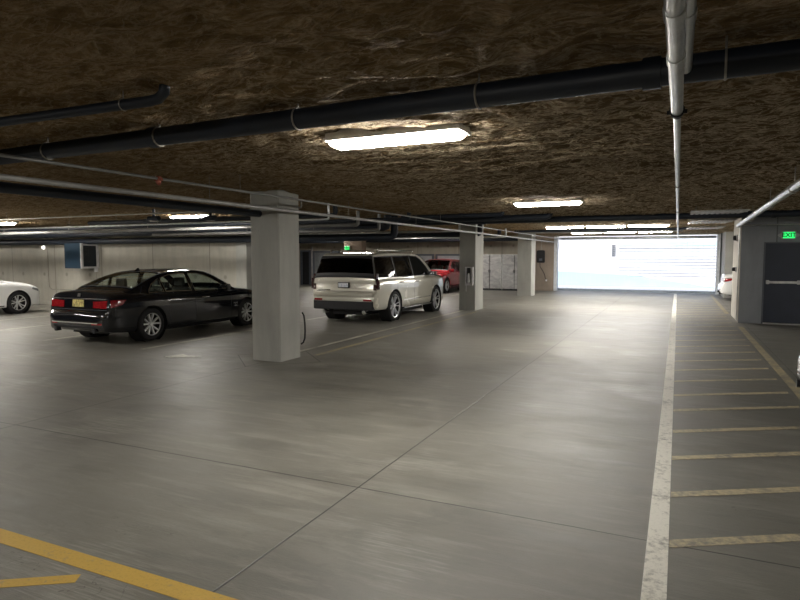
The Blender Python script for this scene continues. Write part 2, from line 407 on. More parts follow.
# exit door
d = MB().box(2.03, 2.94, SY+.05, SY+.10, .03, 2.11).build('door_1', M['door_blue'], bevel=.004)
struct(d, 'dark blue steel exit door')
MB().box(2.02, 2.06, SY-.015, SY+.12, 0, 2.13).box(2.92, 2.96, SY-.015, SY+.12, 0, 2.13).box(2.06, 2.92, SY-.015, SY+.12, 2.10, 2.13).build('door_frame', M['frame_grey'], d)
pb = MB().box(2.10, 2.86, SY-.045, SY-.01, 1.06, 1.12).box(2.10, 2.17, SY-.03, SY+.05, 1.04, 1.14).box(2.79, 2.86, SY-.03, SY+.05, 1.04, 1.14).build('push_bar', M['galv'], d, bevel=.006)
MB().box(2.06, 2.92, SY-.04, SY+.12, 0.0, .025).build('threshold', M['galv'], d)
tag(d, None, None); 
# gate frame
g = MB().box(GX0-.06, GX0+.10, GY-.12, GY+.30, 0, GH).box(GX1, GX1+.14, GY-.12, GY+.30, 0, GH)
struct(g.build('trim_2', simple('gate_jamb_pale', (.66, .69, .74), .5), smooth=0), 'pale steel jambs of the gate opening')

# ------------------------------------------------------------------ outside
struct(MB().box(-60, 60, GY+.35, 90, -.3, -.01).build('ground_outside', M['outside_ground'], smooth=0), 'sunlit pavement outside the gate')
# building across the drive
hb = thing('garage_building', 'white sided building across the drive, seen through the gate', 'building', (1.0, 45, 0))
w = MB().box(-4.9, 14, 0, 6, 0, 6.0).build('wall', M['siding'], hb)
sl = MB()
for k in range(11): sl.box(-4.8, 14, -.03, .01, .40+k*.19, .44+k*.19)
sl.build('siding_gap', M['siding_line'], w)
MB().box(-4.9, 14, -.10, .0, 2.50, 2.78).build('eave_or_shade_band', M['pale_blue'], hb)  # pale blue colour stands in for the shadow under the eave
MB().box(-5.25, -5.0, -.15, .1, 1.75, 2.6).build('downpipe_head', M['siding_line'], hb)
hb2 = thing('white_building', 'blown-out white building at the left of the gate view', 'building', (-16, 52, 0))
MB().box(-12, 14, 0, 6, 0, 9).build('wall', M['siding'], hb2)
MB().box(-12, 14, -.15, 0, 8.7, 9.2).build('eave_or_shade_band', M['siding'], hb2)
pl = thing('pink_building', 'pale pink wall at the far left edge of the gate view', 'building', (-9.6, 41, 0))
MB().box(-4, 1.05, 0, 3, 0, 6).build('wall', M['pink'], pl)
MB().box(-4.1, 1.15, -.05, 3.1, 6, 6.15).build('coping', M['siding'], pl)
rw = MB().prism([(-12, 1.02), (-12, -.2), (12, -.2), (12, .02), (1.9, .02), (-1.9, .60), (-2.6, .62), (-2.7, .70), (-8.6, .96)], 'y', 37.5, 37.8).build('retaining_wall', M['pale_blue'], bevel=.01)
tag(rw, 'low pale blue retaining wall sloping down behind the gate grille', 'retaining wall')

# ------------------------------------------------------------------ rolling grille gate
gt = thing('rolling_gate', 'closed steel mesh grille gate across the bright exit', 'gate', (GX0+.10, GY+.1, 0))
gw = GX1-GX0-.10
m = MB()
for k in range(int(gw/.23)+1): m.box(k*.23+.02, k*.23+.028, -.004, .004, .14, GH-.03)
for k in range(24): m.box(0.01, gw-.01, -.004, .004, .22+k*.108, .2255+k*.108)
m.build('grille_mesh', M['grille_steel'], gt, smooth=0)
MB().box(0.01, gw-.01, -.03, .03, .02, .13).build('bottom_bar', simple('gate_bottom_bar', (.28, .33, .37), .5), gt, bevel=.005)
MB().tube([(0.02, .2, GH-.10), (gw-.02, .2, GH-.10)], .07, 16).build('roller_drum', M['galv'], gt)

# ------------------------------------------------------------------ floor paint
def strip(name, pts, w, mat, label, cat='floor marking', group=None, kind=None):
    m = MB(); Z = .002
    for (x0, y0), (x1, y1) in zip(pts, pts[1:]):
        a = Vector((x0, y0, 0)); b = Vector((x1, y1, 0)); d = (b-a).normalized(); n = Vector((-d.y, d.x, 0))*w/2
        if name == 'hatch_stripe': n = Vector((0, w/2/d.x, 0))
        v = [a+n, b+n, b-n, a-n]
        m.add([(q.x, q.y, 0.0005) for q in v]+[(q.x, q.y, Z) for q in v], [(0, 1, 2, 3), (7, 6, 5, 4)]+[(i, i+4, (i+1) % 4+4, (i+1) % 4) for i in range(4)])
    o = m.build(name, mat, smooth=0); return tag(o, label, cat, group, kind)
strip('aisle_line', [(px(653.5, 600).x*1.0-(px(653.5,600).y+1)*0, -1), (px(653.5, 600).x, px(653.5, 600).y), (px(675.5, 293).x, 31.2)], .122, M['white_line'], 'long worn white line running from the camera to the gate')
strip('bay_line', [(1.47, 4), (1.47, 17.2)], .12, M['yellow_faded'], 'long faded yellow line before the exit door')
strip('bay_line', [(1.42, 20.9), (1.42, 30.8)], .12, M['yellow_faded'], 'short faded yellow line beyond the exit wall near the gate')
ords = ['nearest', 'second', 'third', 'fourth', 'fifth', 'sixth', 'seventh', 'eighth', 'ninth', 'tenth', 'eleventh', 'twelfth', 'thirteenth', 'fourteenth', 'fifteenth', 'sixteenth', 'seventeenth', 'eighteenth', 'nineteenth', 'twentieth', 'twenty-first', 'twenty-second', 'twenty-third', 'twenty-fourth', 'twenty-fifth', 'twenty-sixth', 'twenty-seventh', 'twenty-eighth', 'twenty-ninth', 'thirtieth']
ySt = [544, 494.6, 457.8, 431.2, 410, 395, 381, 370]
starts = [px(670, v).y for v in ySt]
stp = (starts[-1]-starts[3])/4
while starts[-1] < 29.5: starts.append(starts[-1]+stp)
dirv = Vector((.862, .507))
for i, y0 in enumerate(starts):
    xa, xb = px(653.5, 600), px(675.5, 293); x0 = xa.x+(xb.x-xa.x)*(y0-xa.y)/(31.2-xa.y)+.065; L = (1.34-x0)/dirv.x
    lim = 2.6 if i < 1 else L
    strip('hatch_stripe', [(x0, y0), (x0+dirv.x*L, y0+dirv.y*L)], .095, M['tan_line'],
          '%s hatch stripe from the camera, right of the long white line' % ords[i], group='hatch stripes beside the white aisle line')
YL = (px(0, 538.5).y+px(221, 600).y)/2
strip('stall_line', [(-22, YL), (-1.2, YL)], .125, M['yellow_line'], 'bold yellow line at the lower left, nearest the camera')
strip('stall_line', [(px(-60, 588).x, px(-60, 588).y), (px(0, 584).x, px(0, 584).y), (px(78, 578.5).x, px(78, 578.5).y)], .085, M['yellow_line'], 'yellow hatch stripe branching off the nearest yellow line')
strip('stall_line', [(-5.80, 9.0), (-5.78, 18.5)], .10, M['yellow_faded'], 'faded yellow line joining the first two pillars on their aisle side')
strip('stall_line', [(-6.32, 9.2), (-6.32, 18.6)], .09, M['pale_line'], 'pale line joining the first two pillars on their parking side')
strip('stall_line', [(-9.18, 8.2), (-9.18, 13.2)], .10, M['pale_line'], 'pale stall line on the right of the black sedan')
strip('stall_line', [(-12.0, 8.2), (-12.0, 13.2)], .10, M['pale_line'], 'pale stall line on the left of the black sedan')
strip('stall_line', [(-14.65, 8.2), (-14.65, 13.4)], .10, M['pale_line'], 'pale stall line crossing the empty bay left of the black sedan')
strip('stall_line', [(-16.9, 8.2), (-16.9, 13.4)], .10, M['pale_line'], 'pale stall line just right of the left white sedan')
strip('stall_line', [(-9.3, 14.0), (-9.3, 19.5)], .10, M['pale_line'], 'pale stall line on the left of the beige SUV')
strip('stall_line', [(-9.2, 25.5), (-9.2, 30.3)], .10, M['pale_line'], 'pale stall line beside the red SUV near the lockers')
tag(MB().add([(x, y, .003) for x, y in ((-8.15, 7.75), (-7.95, 7.70), (-7.55, 7.98), (-7.60, 8.1), (-7.85, 8.02), (-8.05, 8.1))]+[(x, y, .0005) for x, y in ((-8.15, 7.75), (-7.95, 7.70), (-7.55, 7.98), (-7.60, 8.1), (-7.85, 8.02), (-8.05, 8.1))],
    [(0, 1, 2, 3, 4, 5), (11, 10, 9, 8, 7, 6)]+[(i, i+6, (i+1) % 6+6, (i+1) % 6) for i in range(6)]).build('paint_smudge', M['pale_line'], smooth=0), 'worn white paint smudge on the floor left of the first pillar', 'floor marking')

# ------------------------------------------------------------------ pillars
def pillar(x0, x1, y0, y1, label):
    t = thing('pillar', label, 'pillar', ((x0+x1)/2, (y0+y1)/2, 0), group='concrete pillars along the aisle')
    a, b = (x1-x0)/2, (y1-y0)/2; c = .02
    pts = [(-a+c, -b), (a-c, -b), (a, -b+c), (a, b-c), (a-c, b), (-a+c, b), (-a, b-c), (-a, -b+c)]
    MB().prism(pts, 'z', 0, 2.92).build('shaft', M['pillar'], t, smooth=0)
    return t
p1 = pillar(-6.53, -5.95, 8.15, 8.75, 'big square concrete pillar nearest the camera, beside the black sedan')
p2 = pillar(-6.50, -5.95, 18.72, 19.60, 'middle concrete pillar with the extinguisher cabinet')
p3 = pillar(-6.50, -5.87, 26.60, 27.40, 'farthest concrete pillar, next to the wall charger')
pillar(-6.53, -5.95, -3.2, -2.6, 'concrete pillar behind the camera')
# extinguisher cabinet on the middle pillar
ec = thing('extinguisher_cabinet', 'white-framed extinguisher cabinet on the middle pillar', 'fire extinguisher cabinet', (-6.24, 18.72, .82))
MB().box(-.02, .24, -.02, 0, 0, .60).build('backing', M['black'], ec)
m = MB().box(-.02, .01, -.12, 0, 0, .60).box(.17, .24, -.12, 0, 0, .60).box(.01, .17, -.12, 0, .57, .60).box(.01, .17, -.12, 0, 0, .07)
m.build('frame', M['white_trim'], ec, bevel=.004)
e = MB().lathe([(.08, .005), (.085, .05), (.33, .05), (.38, .03), (.40, .018)], 16, 'z', (.09, -.07, 0), True).build('extinguisher', M['alloy'], ec)
MB().box(.06, .13, -.085, -.055, .40, .44).tube([(.09, -.07, .42), (.135, -.07, .40), (.14, -.07, .2)], .008, 8).build('valve', M['black'], e)
MB().box(-.02, -.005, -.03, 0, -.2, 0).build('conduit', M['white_trim'], ec)
# coiled cable on the first pillar's far corner
cl = MB().tube([(-5.94, 8.79, .78), (-5.91, 8.80, .72), (-5.895, 8.80, .6), (-5.89, 8.80, .45), (-5.90, 8.80, .32), (-5.93, 8.80, .25), (-5.96, 8.77, .22)], .014, 8)
tag(cl.build('hanging_cable', M['black']), 'black cable hanging on the far edge of the first pillar', 'cable')

# ------------------------------------------------------------------ ceiling lights
def make_lamp():
    t = thing('ceiling_light', 'x', 'ceiling light')
    L, w = .635, .15
    MB().box(-L, L, -w, w, -.005, .16).build('housing', M['lamp_body'], t, bevel=.008)
    pr = [(-w+.03, -.005), (-w+.045, -.04), (-w+.075, -.062), (w-.10, -.062), (w-.07, -.04), (w-.05, -.005)]
    m = MB(); n = len(pr)
    rings = [(-L+.01, .25), (-L+.02, .7), (-L+.06, 1), (L-.06, 1), (L-.02, .7), (L-.01, .25)]
    vs = [(x, y*(.75+.25*s), z*s if z < -.01 else z) for x, s in rings for y, z in pr]
    fs = [(i*n+k, i*n+k+1, (i+1)*n+k+1, (i+1)*n+k) for i in range(len(rings)-1) for k in range(n-1)]
    fs += [tuple(range(n-1, -1, -1)), tuple((len(rings)-1)*n+k for k in range(n))]
    m.add(vs, fs).build('lens', M['lens'], t, smooth=40)
    for s in (-1, 1): MB().box(s*L-.012, s*L+.012, -w-.004, w+.004, -.012, .02).build('end_cap', M['lamp_body'], t, bevel=.004)
    return t
LZ = CE-.065
lamp0 = make_lamp(); used = False
def lamp(x, y, label, rz=0, z=LZ):
    global used
    if not used: o = lamp0; used = True; o.location = (x, y, z); o.rotation_euler.z = rz
    else: o = dup(lamp0, (x, y, z), rz)
    o['label'] = label; o['group'] = 'wraparound ceiling lights'; return o
lamp(-2.28, 4.85, 'nearest and largest lit ceiling light over the aisle')
lamp(-2.32, 11.85, 'second lit ceiling light over the aisle')
for i, x in enumerate((-3.62, -2.27, -.92)):
    lamp(x, 21.6, '%s light of the row of three nearer the gate, over the aisle' % ('left', 'middle', 'right')[i])
    lamp(x+.05, 26.6, '%s light of the row of three closest to the gate' % ('left', 'middle', 'right')[i])
lamp(-11.4, 11.9, 'lit ceiling light among pipes above the black sedan')
lamp(-19.2, 11.9, 'lit ceiling light above the left white sedan')
lamp(-17.6, 27.8, 'small far ceiling light left of the beige SUV')
lamp(-11.4, 4.85, 'ceiling light left of the camera, outside the view')
lamp(-19.2, 4.85, 'ceiling light far left of the camera, outside the view')
lamp(-2.3, -2.5, 'ceiling light behind the camera')
lamp(-11.4, -2.5, 'ceiling light behind the camera to the left')
lamp(-11.0, 20.0, 'added ceiling light hidden by pipes above the beige SUV bay')  # unseen lamp, added to light the area behind the beige SUV
lamp(-10.6, 27.5, 'added ceiling light hidden by pipes above the red SUV')  # likewise added for light in the far bay
lamp(-15.3, 4.85, 'added ceiling light left of the camera between two others, outside the view')  # unseen lamp put in to lift the dim left bay
lamp(-15.8, 8.5, 'added ceiling light between the two sedans, outside the view', pi/2)  # added out of view to brighten the white sedan's side
lamp(-25.5, 11.9, 'added ceiling light at the far left of the parking bay')  # another unseen lamp added to brighten the left bay
lamp(6.6, 4.85, 'added ceiling light right of the camera, outside the view')  # unseen, added to brighten the dim right side
lamp(6.6, 11.85, 'added ceiling light right of the exit door area, outside the view')  # unseen, added to throw more light on the exit wall
lamp(5.2, 25.0, 'ceiling light above the recess behind the exit wall')

# ------------------------------------------------------------------ pipes
def pipe(label, pts, r, mat, hangers=(), collars=(), cat='pipe', name='pipe', n=14, group=None, strap=True):
    """pts in the place; hangers/collars: fractions along a straight run"""
    a, b = Vector(pts[0]), Vector(pts[-1])
    t = thing(name, label, cat, (a.x, a.y, 0), group=group)
    loc = [(p[0]-a.x, p[1]-a.y, p[2]) for p in pts]
    MB().tube(loc, r, n).build('pipe_run', mat, t, smooth=40)
    d = (Vector(loc[1])-Vector(loc[0])); L = d.length; d.normalize(); side = Vector((-d.y, d.x, 0))
    for h in hangers:
        p = Vector(loc[0])+d*h; path = []
        for k in range(17):
            th = pi/2+2*pi*k/16
            path.append(p+side*(cos(th)*(r+.004))+Vector((0, 0, sin(th)*(r+.004))))
        path = [p+Vector((0, 0, CE-p.z+.03))]+path if strap else [p+Vector((0, 0, CE-p.z+.02)), p+Vector((0, 0, r))]
        MB().tube(path, .0065 if r > .04 else .004, 6).build('hanger', M['strap'], t)
    for c in collars:
        p = Vector(loc[0])+d*c
        MB().tube([p-d*.045, p+d*.045], r*1.16, n).build('collar', mat, t, smooth=40)
    return t
def line2(a, b, x0, x1):
    k = (b.y-a.y)/(b.x-a.x)
    return [(x0, a.y+k*(x0-a.x), a.z), (x1, a.y+k*(x1-a.x), a.z)]
def hx(u, v, z): return px(u, v, z).x+14.0
# big black drain crossing the near ceiling, and the short one with an elbow
pipe('thick black pipe crossing the whole near ceiling from left to right', line2(px(2, 157, 2.72), px(795, 55, 2.72), -14, 7.5), .072, M['blackpipe'], hangers=[hx(u, v, 2.72) for u, v in ((55, 152), (167, 138), (303, 120), (484, 98), (728, 66))], collars=[hx(u, v, 2.72) for u, v in ((160, 138), (655, 76))])
e0, e1 = px(0, 122, 2.745), px(150, 101, 2.745); kk = (e1.y-e0.y)/(e1.x-e0.x)
elb = [(x, e0.y+kk*(x-e0.x), z) for x, z in ((-14, 2.745), (e1.x, 2.745), (e1.x+.07, 2.752), (e1.x+.12, 2.785), (e1.x+.14, 2.90))]
pipe('black pipe with an upturned elbow at the upper left ceiling', elb, .034, M['blackpipe'], hangers=(hx(121, 104, 2.745),))
# overhead galvanised runs above the camera
def oh(y):
    a, b = px(674.5, 4, 2.6), px(677, 112, 2.6); return (a.x+(b.x-a.x)*(y-a.y)/(b.y-a.y), y, 2.6)
OY = px(677, 112, 2.6).y; OX = px(677, 112, 2.6).x
t = pipe('long galvanised pipe running straight ahead above the white line', [oh(-6.9), oh(px(677, 112, 2.6).y)], .033, M['galv'], collars=(6.9+px(675, 12, 2.6).y, 6.9+px(676, 58, 2.6).y), strap=False)
a0 = oh(-6.9)
P_ = lambda y, dx=0, dz=0: (OX-a0[0]+dx, y-a0[1], 2.6+dz)
MB().tube([P_(OY), P_(31)], .022, 12).build('pipe_run', M['galv'], t)
MB().tube([P_(OY-.05), P_(OY+.06)], [.043, .032], 14).tube([P_(OY, -.055), P_(OY, .055)], .012, 8).build('reducer', M['black'], t)
for yy in (8, 12.5, 17, 22, 27): MB().tube([P_(yy), P_(yy, 0, .28)], .005, 6).tube([P_(yy-.02), P_(yy+.02)], .03, 12).build('hanger', M['strap'], t)
q0 = px(688, 14, 2.69)
t = pipe('shorter galvanised pipe beside the long one, ending above the black pipe', [(q0.x-(q0.y+6.9)*.0, -6.9, 2.69), (q0.x, 3.40, 2.69)], .028, M['galv'], collars=(6.9+q0.y,), strap=False)
# thick pale pipe on the right and its short companion
pipe('thick silver pipe slanting along the right ceiling to the exit wall corner', [(.98, -1, 2.565), (1.21, 7.76, 2.565), (1.40, 18.05, 2.565)], .052, M['galv'], hangers=(9.5, 12.2, 15.6), collars=(9.6, 12.3, 16.0))
pipe('short silver pipe above the thick one at the right edge', [(1.50, 3.5, 2.74), (1.50, 9.3, 2.74)], .028, M['galv'])
# sprinkler mains at the pillars
hs = [1.2+1.75*k for k in range(18)]
pipe('long grey sprinkler main passing in front of the pillars', [(-5.80, -6, 2.50), (-5.80, 31.3, 2.50)], .028, M['greypipe'], hangers=[9.5, 12.4, 16.2, 19.5, 22.8, 26, 29.5, 33], collars=(9.4, 13.1, 16.4, 20.2, 24.4, 29, 33.5), name='sprinkler_pipe', strap=False)
pipe('thick black pipe beneath the grey sprinkler main left of the first pillar', [(-6.32, -2.4, 2.46), (-6.32, 8.13, 2.46)], .058, M['blackpipe'])
t = pipe('thin sprinkler branch with red head above the grey main', [(-5.36, -6, 2.63), (-5.36, 31.2, 2.63)], .016, M['midpipe'], hangers=[8.5, 12.5, 16, 20, 24, 28, 32], name='sprinkler_pipe', strap=False)
MB().lathe([(2.56, .016), (2.58, .03), (2.62, .03), (2.655, .03)], 10, 'z', (0, 11.1, 0), True).tube([(-.05, 11.1, 2.62), (.05, 11.1, 2.62)], .018, 8).build('sprinkler_head', M['redhead'], t)
# cross runs in the left bay
def xrun(label, x0, x1, y, z, r, mat, hs=(), cs=()):
    pts = [(x0, y, z), (x1, y, z)]
    if x1 < -2.5: pts += [(x1+r*.8, y, z+r*.35), (x1+r*1.1, y, z+r*1.1), (x1+r*1.1, y, 2.82)]
    return pipe(label, pts, r, mat, hangers=hs, collars=cs, strap=False, group='pipes crossing the parking bays')
xrun('thin dark pipe with sprinkler heads, first across the left bay', -32, -6.4, 9.45, 2.66, .016, M['strap'], (14, 17, 20, 23), ())
xrun('thin galvanised pipe, second across the left bay', -32, -6.4, 10.4, 2.50, .022, M['galv'], (15, 18, 21, 24), (19,))
xrun('thick pale grey pipe across the left bay above both sedans', -32, -6.9, 12.5, 2.50, .042, M['midpipe'], (12, 15.1, 18.4, 21.2), (13, 17.7, 21.9))
xrun('shorter thick pale grey pipe starting above the black sedan', -14.6, -6.9, 13.6, 2.42, .040, M['midpipe'], (1.4, 3.6, 5.8), (3.3,))
xrun('thick black pipe under the ceiling right in front of the left wall', -32, -6.9, 14.35, 2.27, .10, M['blackpipe'], (14.4, 17, 19.2, 21.4, 23.5), ())
xrun('thick black pipe tucked high before the left wall', -32, -6.9, 13.95, 2.50, .10, M['blackpipe'], (), (12, 18))
xrun('black pipe above the ceiling light over the black sedan', -14.0, -6.6, 10.95, 2.62, .05, M['blackpipe'], (1, 3.1, 4.4), (2, 3, 4.5))
# beyond the first pillar
xrun('thick black pipe crossing the aisle before the row of three lights', -16, 8, 16.5, 2.75, .08, M['blackpipe'], (3, 6, 9, 12), (5, 11, 18))
xrun('black pipe crossing behind the first pillar', -22, -6.0, 13.4, 2.66, .05, M['blackpipe'], (9, 12), (10,))
xrun('galvanised pipe crossing above the beige SUV', -28, -6.0, 17.2, 2.52, .030, M['galv'], (9, 12, 15, 18, 20), (14,))
xrun('thick black pipe crossing above the beige SUV roof', -28, -6.0, 19.0, 2.48, .09, M['blackpipe'], (10, 13, 16, 19), (12,))
xrun('galvanised pipe crossing between the beige and red SUVs', -28, -6.0, 22.5, 2.50, .035, M['galv'], (9, 13, 17, 20), ())
xrun('thick black pipe crossing between the beige and red SUVs', -28, -6.6, 23.6, 2.60, .08, M['blackpipe'], (10, 14, 18), ())
xrun('dark duct-sized pipe just before the end wall', -28, -6.6, 29.4, 2.62, .10, M['blackpipe'], (10, 14, 18), ())
xrun('grey pipe crossing just before the three lights nearest the gate', -6, .15, 25.4, 2.76, .045, M['greypipe'], (2, 4, 6), ())
xrun('grey pipe crossing between the two rows of three lights', -6, 1.3, 24.0, 2.76, .045, M['blackpipe'], (1.5, 3.5, 5.5), ())
xrun('thin galvanised conduit along the top of the exit wall', 1.5, 8.0, 18.12, 2.57, .018, M['galv'], (), (1, 3))
# slanted branch and elbows behind the first pillar
for i, (x, y, lab) in enumerate(((-9.6, 10.6, 'black pipe valve left of the light above the black sedan'), (-10.9, 10.2, 'black pipe valve in front of the light above the black sedan'), (-8.9, 11.3, 'black pipe valve right of the light above the black sedan'))):
    v = thing('pipe_valve', lab, 'valve', (x, y, 2.62), group='valves above the black sedan')
    MB().tube([(-.16, 0, 0), (.16, 0, 0)], .055, 12).tube([(0, 0, -.02), (0, 0, .27)], .03, 10).build('body', M['blackpipe'], v)
    MB().lathe([(-.01, .09), (.01, .09)], 14, 'z', (0, 0, -.06), True).tube([(0, 0, -.07), (0, 0, 0)], .012, 6).build('handwheel', M['strap'], v)
xrun('thick black pipe high over the aisle left of the second ceiling light', -8.8, -3.0, 15.2, 2.74, .075, M['blackpipe'], (1, 3, 4.6), (2.2,))
xrun('thinner black pipe high over the aisle behind the second ceiling light', -6.5, -3.9, 14.2, 2.76, .05, M['blackpipe'], (1, 2.8), (1.6,))
# slatted trays right of the long pipe
for i, (y, z, lab) in enumerate(((14.6, 2.70, 'nearest'), (18.0, 2.68, 'middle'), (21.9, 2.68, 'farthest'))):
    tr = thing('cable_tray', '%s of three slatted trays right of the long overhead pipe' % lab, 'cable tray', (.22, y, z), group='slatted trays near the gate')
    w = .98; hl = .35 if i == 0 else .75
    for ry in (-hl+.1, hl-.14): MB().box(0, w+.12, ry, ry+.04, .0, .03).build('rail', M['galv'], tr)
    m = MB()
    for k in range(10):
        x = .0+k*.10
        m.prism([(x, hl), (x+.045, hl), (x+.045+.12, -hl), (x+.12, -hl)], 'z', -.02, .0)
    m.build('slats', M['white_trim'], tr, smooth=0)
    for hx_ in (.1, .95):
        for hy in (-hl+.12, hl-.12): MB().tube([(hx_, hy, .03), (hx_, hy, CE-z+.03)], .006, 6).build('hanger', M['strap'], tr)

# ------------------------------------------------------------------ small wall things
bx = thing('wall_unit', 'dark blue metal unit with white-framed side opening, high on the left wall', 'wall unit', (-19.26, LW, 1.35))
MB().box(0, .80, -.70, 0, 0, .86).build('casing', M['blue_box'], bx, bevel=.01)
MB().box(.80, .84, -.70, -.61, .0, .86).box(.80, .84, -.09, -.0, .0, .86).box(.80, .83, -.61, -.09, .0, .06).box(.80, .83, -.61, -.09, .78, .84).build('frame', M['white_trim'], bx, bevel=.004)
MB().box(.79, .81, -.61, -.09, .06, .78).build('panel', simple('unit_opening', (.008, .014, .024), .35), bx)
m = MB()
for k in range(6): m.tube([(.815, -.52+.0*k, .70-k*.05), (.815, -.40, .72-k*.05), (.815, -.38, .69-k*.05)], .006, 6)
m.box(.81, .82, -.56, -.36, .22, .235).build('coil', M['alloy_dark'], bx)
jb = MB().box(-18.60, -18.47, LW-.07, LW, 1.22, 1.40).build('junction_box', M['white_trim'], bevel=.008)
tag(jb, 'small white junction box under the blue wall unit', 'junction box')
tag(MB().tube([(-18.56, LW-.012, 1.22), (-18.56, LW-.012, .95)], .012, 8).build('conduit', M['strap']), 'short conduit below the junction box of the blue wall unit', 'conduit')
wl = thing('wall_light', 'small round white light at the top of the left wall', 'wall light', (-21.3, LW, 2.09))
MB().lathe([(-.02, .09), (0, .09)], 18, 'y', cap=True).build('base', M['strap'], wl)
MB().lathe([(-.09, .01), (-.075, .05), (-.02, .07)], 18, 'y', cap=True).build('globe', emit('wall_globe', (1, .98, .95), 2.0), wl)
tag(MB().tube([(-21.1, LW-.02, 2.1), (-21.1, LW-.02, .75), (-21.05, LW-.02, .60), (-20.9, LW-.02, .55), (-19.2, LW-.02, .55)], .013, 8).build('conduit', M['strap']), 'dark conduit dropping from the small round wall light and turning right', 'conduit')
# EV charger by the gate
ch = thing('wall_charger', 'black wall charger with hanging cable on the brown wall left of the gate', 'charger', (-6.62, GY-.15, 1.44))
MB().prism([(0, .05), (.03, 0), (.36, 0), (.39, .05), (.39, .60), (.34, .64), (.05, .64), (0, .60)], 'y', -.16, 0).build('casing', M['black'], ch, bevel=.01)
MB().box(.12, .28, -.17, -.16, .10, .22).build('display', simple('charger_panel', (.12, .13, .17), .3), ch)
MB().tube([(.15, -.08, 0), (.16, -.08, -.2), (.30, -.08, -.42), (.40, -.08, -.62), (.44, -.08, -.8), (.47, -.08, -.86), (.50, -.08, -.8), (.47, -.08, -.3), (.44, -.08, .3), (.36, -.08, .45)], .014, 8).build('cable', M['black'], ch)
MB().box(.45, .53, -.10, -.04, -.95, -.86).build('plug', M['white_trim'], ch, bevel=.01)
MB().tube([(.20, -.02, .64), (.20, -.02, 1.1)], .018, 8).build('conduit', M['strap'], ch)
# exit sign over the door
def text_mesh(s, size, depth=.004):
    c = bpy.data.curves.new('txt', 'FONT'); c.body = s; c.size = size; c.extrude = depth; c.align_x = 'CENTER'; c.align_y = 'CENTER'; c.offset = .004
    o = bpy.data.objects.new('txt', c); COL.objects.link(o); bpy.context.view_layer.update()
    me = bpy.data.meshes.new_from_object(o.evaluated_get(bpy.context.evaluated_depsgraph_get())); bpy.data.objects.remove(o); return me
def exit_sign(label, x, y, z, s=1.0, lamps=True):
    t = thing('exit_sign', label, 'exit sign', (x, y, z))
    MB().box(-.18*s, .18*s, -.05, 0, -.11*s, .11*s).build('housing', M['exit_body'], t, bevel=.006)
    MB().box(-.15*s, .15*s, -.056, -.05, -.09*s, .09*s).build('face', M['exit_green'], t)
    me = text_mesh('EXIT', .17*s); me.materials.append(M['exit_letter'])
    o = bpy.data.objects.new('lettering', me); COL.objects.link(o); o.parent = t; o.location = (0, -.060, 0); o.rotation_euler = (R(90), 0, 0)
    if lamps:
        for sg in (-1, 1): MB().prism([(sg*.18*s, -.06), (sg*.18*s, .06), (sg*.25*s, .03), (sg*.28*s, 0), (sg*.25*s, -.03)], 'y', -.045, -.005).build('side_lamp', M['exit_body'], t, bevel=.004)
    return t
exit_sign('green lit EXIT sign above the dark blue exit door', 2.555, SY, 2.30, .88)
exit_sign('small green EXIT sign on the brown pier above the beige SUV', -16.22, 28.38, 2.22, 1.0, False)
struct(MB().box(-16.45, -15.35, 28.4, 28.9, 0, 2.98).build('wall_brown_pier', M['brown_pier'], smooth=0))
# devices on the exit wall return
for z, lab, r in ((2.27, 'round dark horn high on the pale end of the exit wall', .09), (1.40, 'small dark pull station halfway up the pale end of the exit wall', .07)):
    t = thing('wall_device', lab, 'alarm device', (SX-.012, SY+1.0, z))
    MB().box(-.035, 0, -r, r, -r, r).build('back_box', M['exit_body'], t, bevel=.006)
    MB().lathe([(-.11, r*.5), (-.09, r*.75), (-.035, r*.8)], 16, 'x', cap=True).build('face', M['black'], t)
tag(MB().tube([(SX-.03, SY+.14, 2.55), (SX-.03, SY+.14, 0.05)], .016, 8).build('conduit', M['galv']), 'vertical galvanised conduit on the corner of the exit wall', 'conduit')
# lockers at the end wall
def locker(x, w, label, h=1.86):
    t = thing('storage_locker', label, 'locker', (x, GY, 0), group='steel storage lockers on the end wall')
    MB().box(0, w, -1.0, -.02, .08, h).box(.02, w-.02, -.96, -.06, 0, .08).build('body', M['alloy_dark'], t)
    for k in range(2):
        d = MB().box(.03+k*(w/2-.01), w/2-.01+k*(w/2-.02), -1.03, -1.0, .10, h-.03).build('door', M['steel_sheet'], t, bevel=.004)
        MB().box(w/2-.05+k*.07, w/2-.03+k*.07, -1.06, -1.03, h*.5, h*.5+.15).build('handle', M['black'], d)
    MB().box(0, .03, -1.045, -1.0, 0.08, h).box(w-.03, w, -1.045, -1.0, .08, h).box(.03, w-.03, -1.045, -1.0, h-.03, h).build('frame', M['galv'], t)
locker(-9.55, 1.28, 'wide two-door steel locker between the middle and far pillars')
locker(-8.25, 1.28, 'two-door steel locker partly behind the far pillar')
def panel(x, w, y, label, h, mat):
    t = thing('storage_door', label, 'storage door', (x, y, 0), group='storage doors on the end wall')
    MB().box(0, .12, -.12, 0, 0, h).box(w-.12, w, -.12, 0, 0, h).box(.12, w-.12, -.12, 0, h-.1, h).build('frame', M['frame_grey'], t)
    MB().box(.12, w-.12, -.07, 0, 0.02, h-.1).build('leaf', mat, t)
pnl = simple('pale_storage_door', (.42, .44, .46), .5); pnd = simple('grey_storage_door', (.20, .21, .22), .5)
panel(-14.6, 2.2, GY, 'pale storage door behind the hood of the beige SUV', 1.9, pnl)
panel(-12.3, 2.2, GY, 'pale storage door behind the red SUV', 1.9, pnl)
panel(-10.0-.05, .4, GY, 'narrow dark storage door beside the wide steel locker', 1.8, pnd)
panel(-21.3, .75, GY, 'narrow dark doorway far behind the first pillar', 2.15, M['black'])
panel(-20.4, 1.9, GY, 'grey storage door left of the beige SUV', 2.1, pnd)
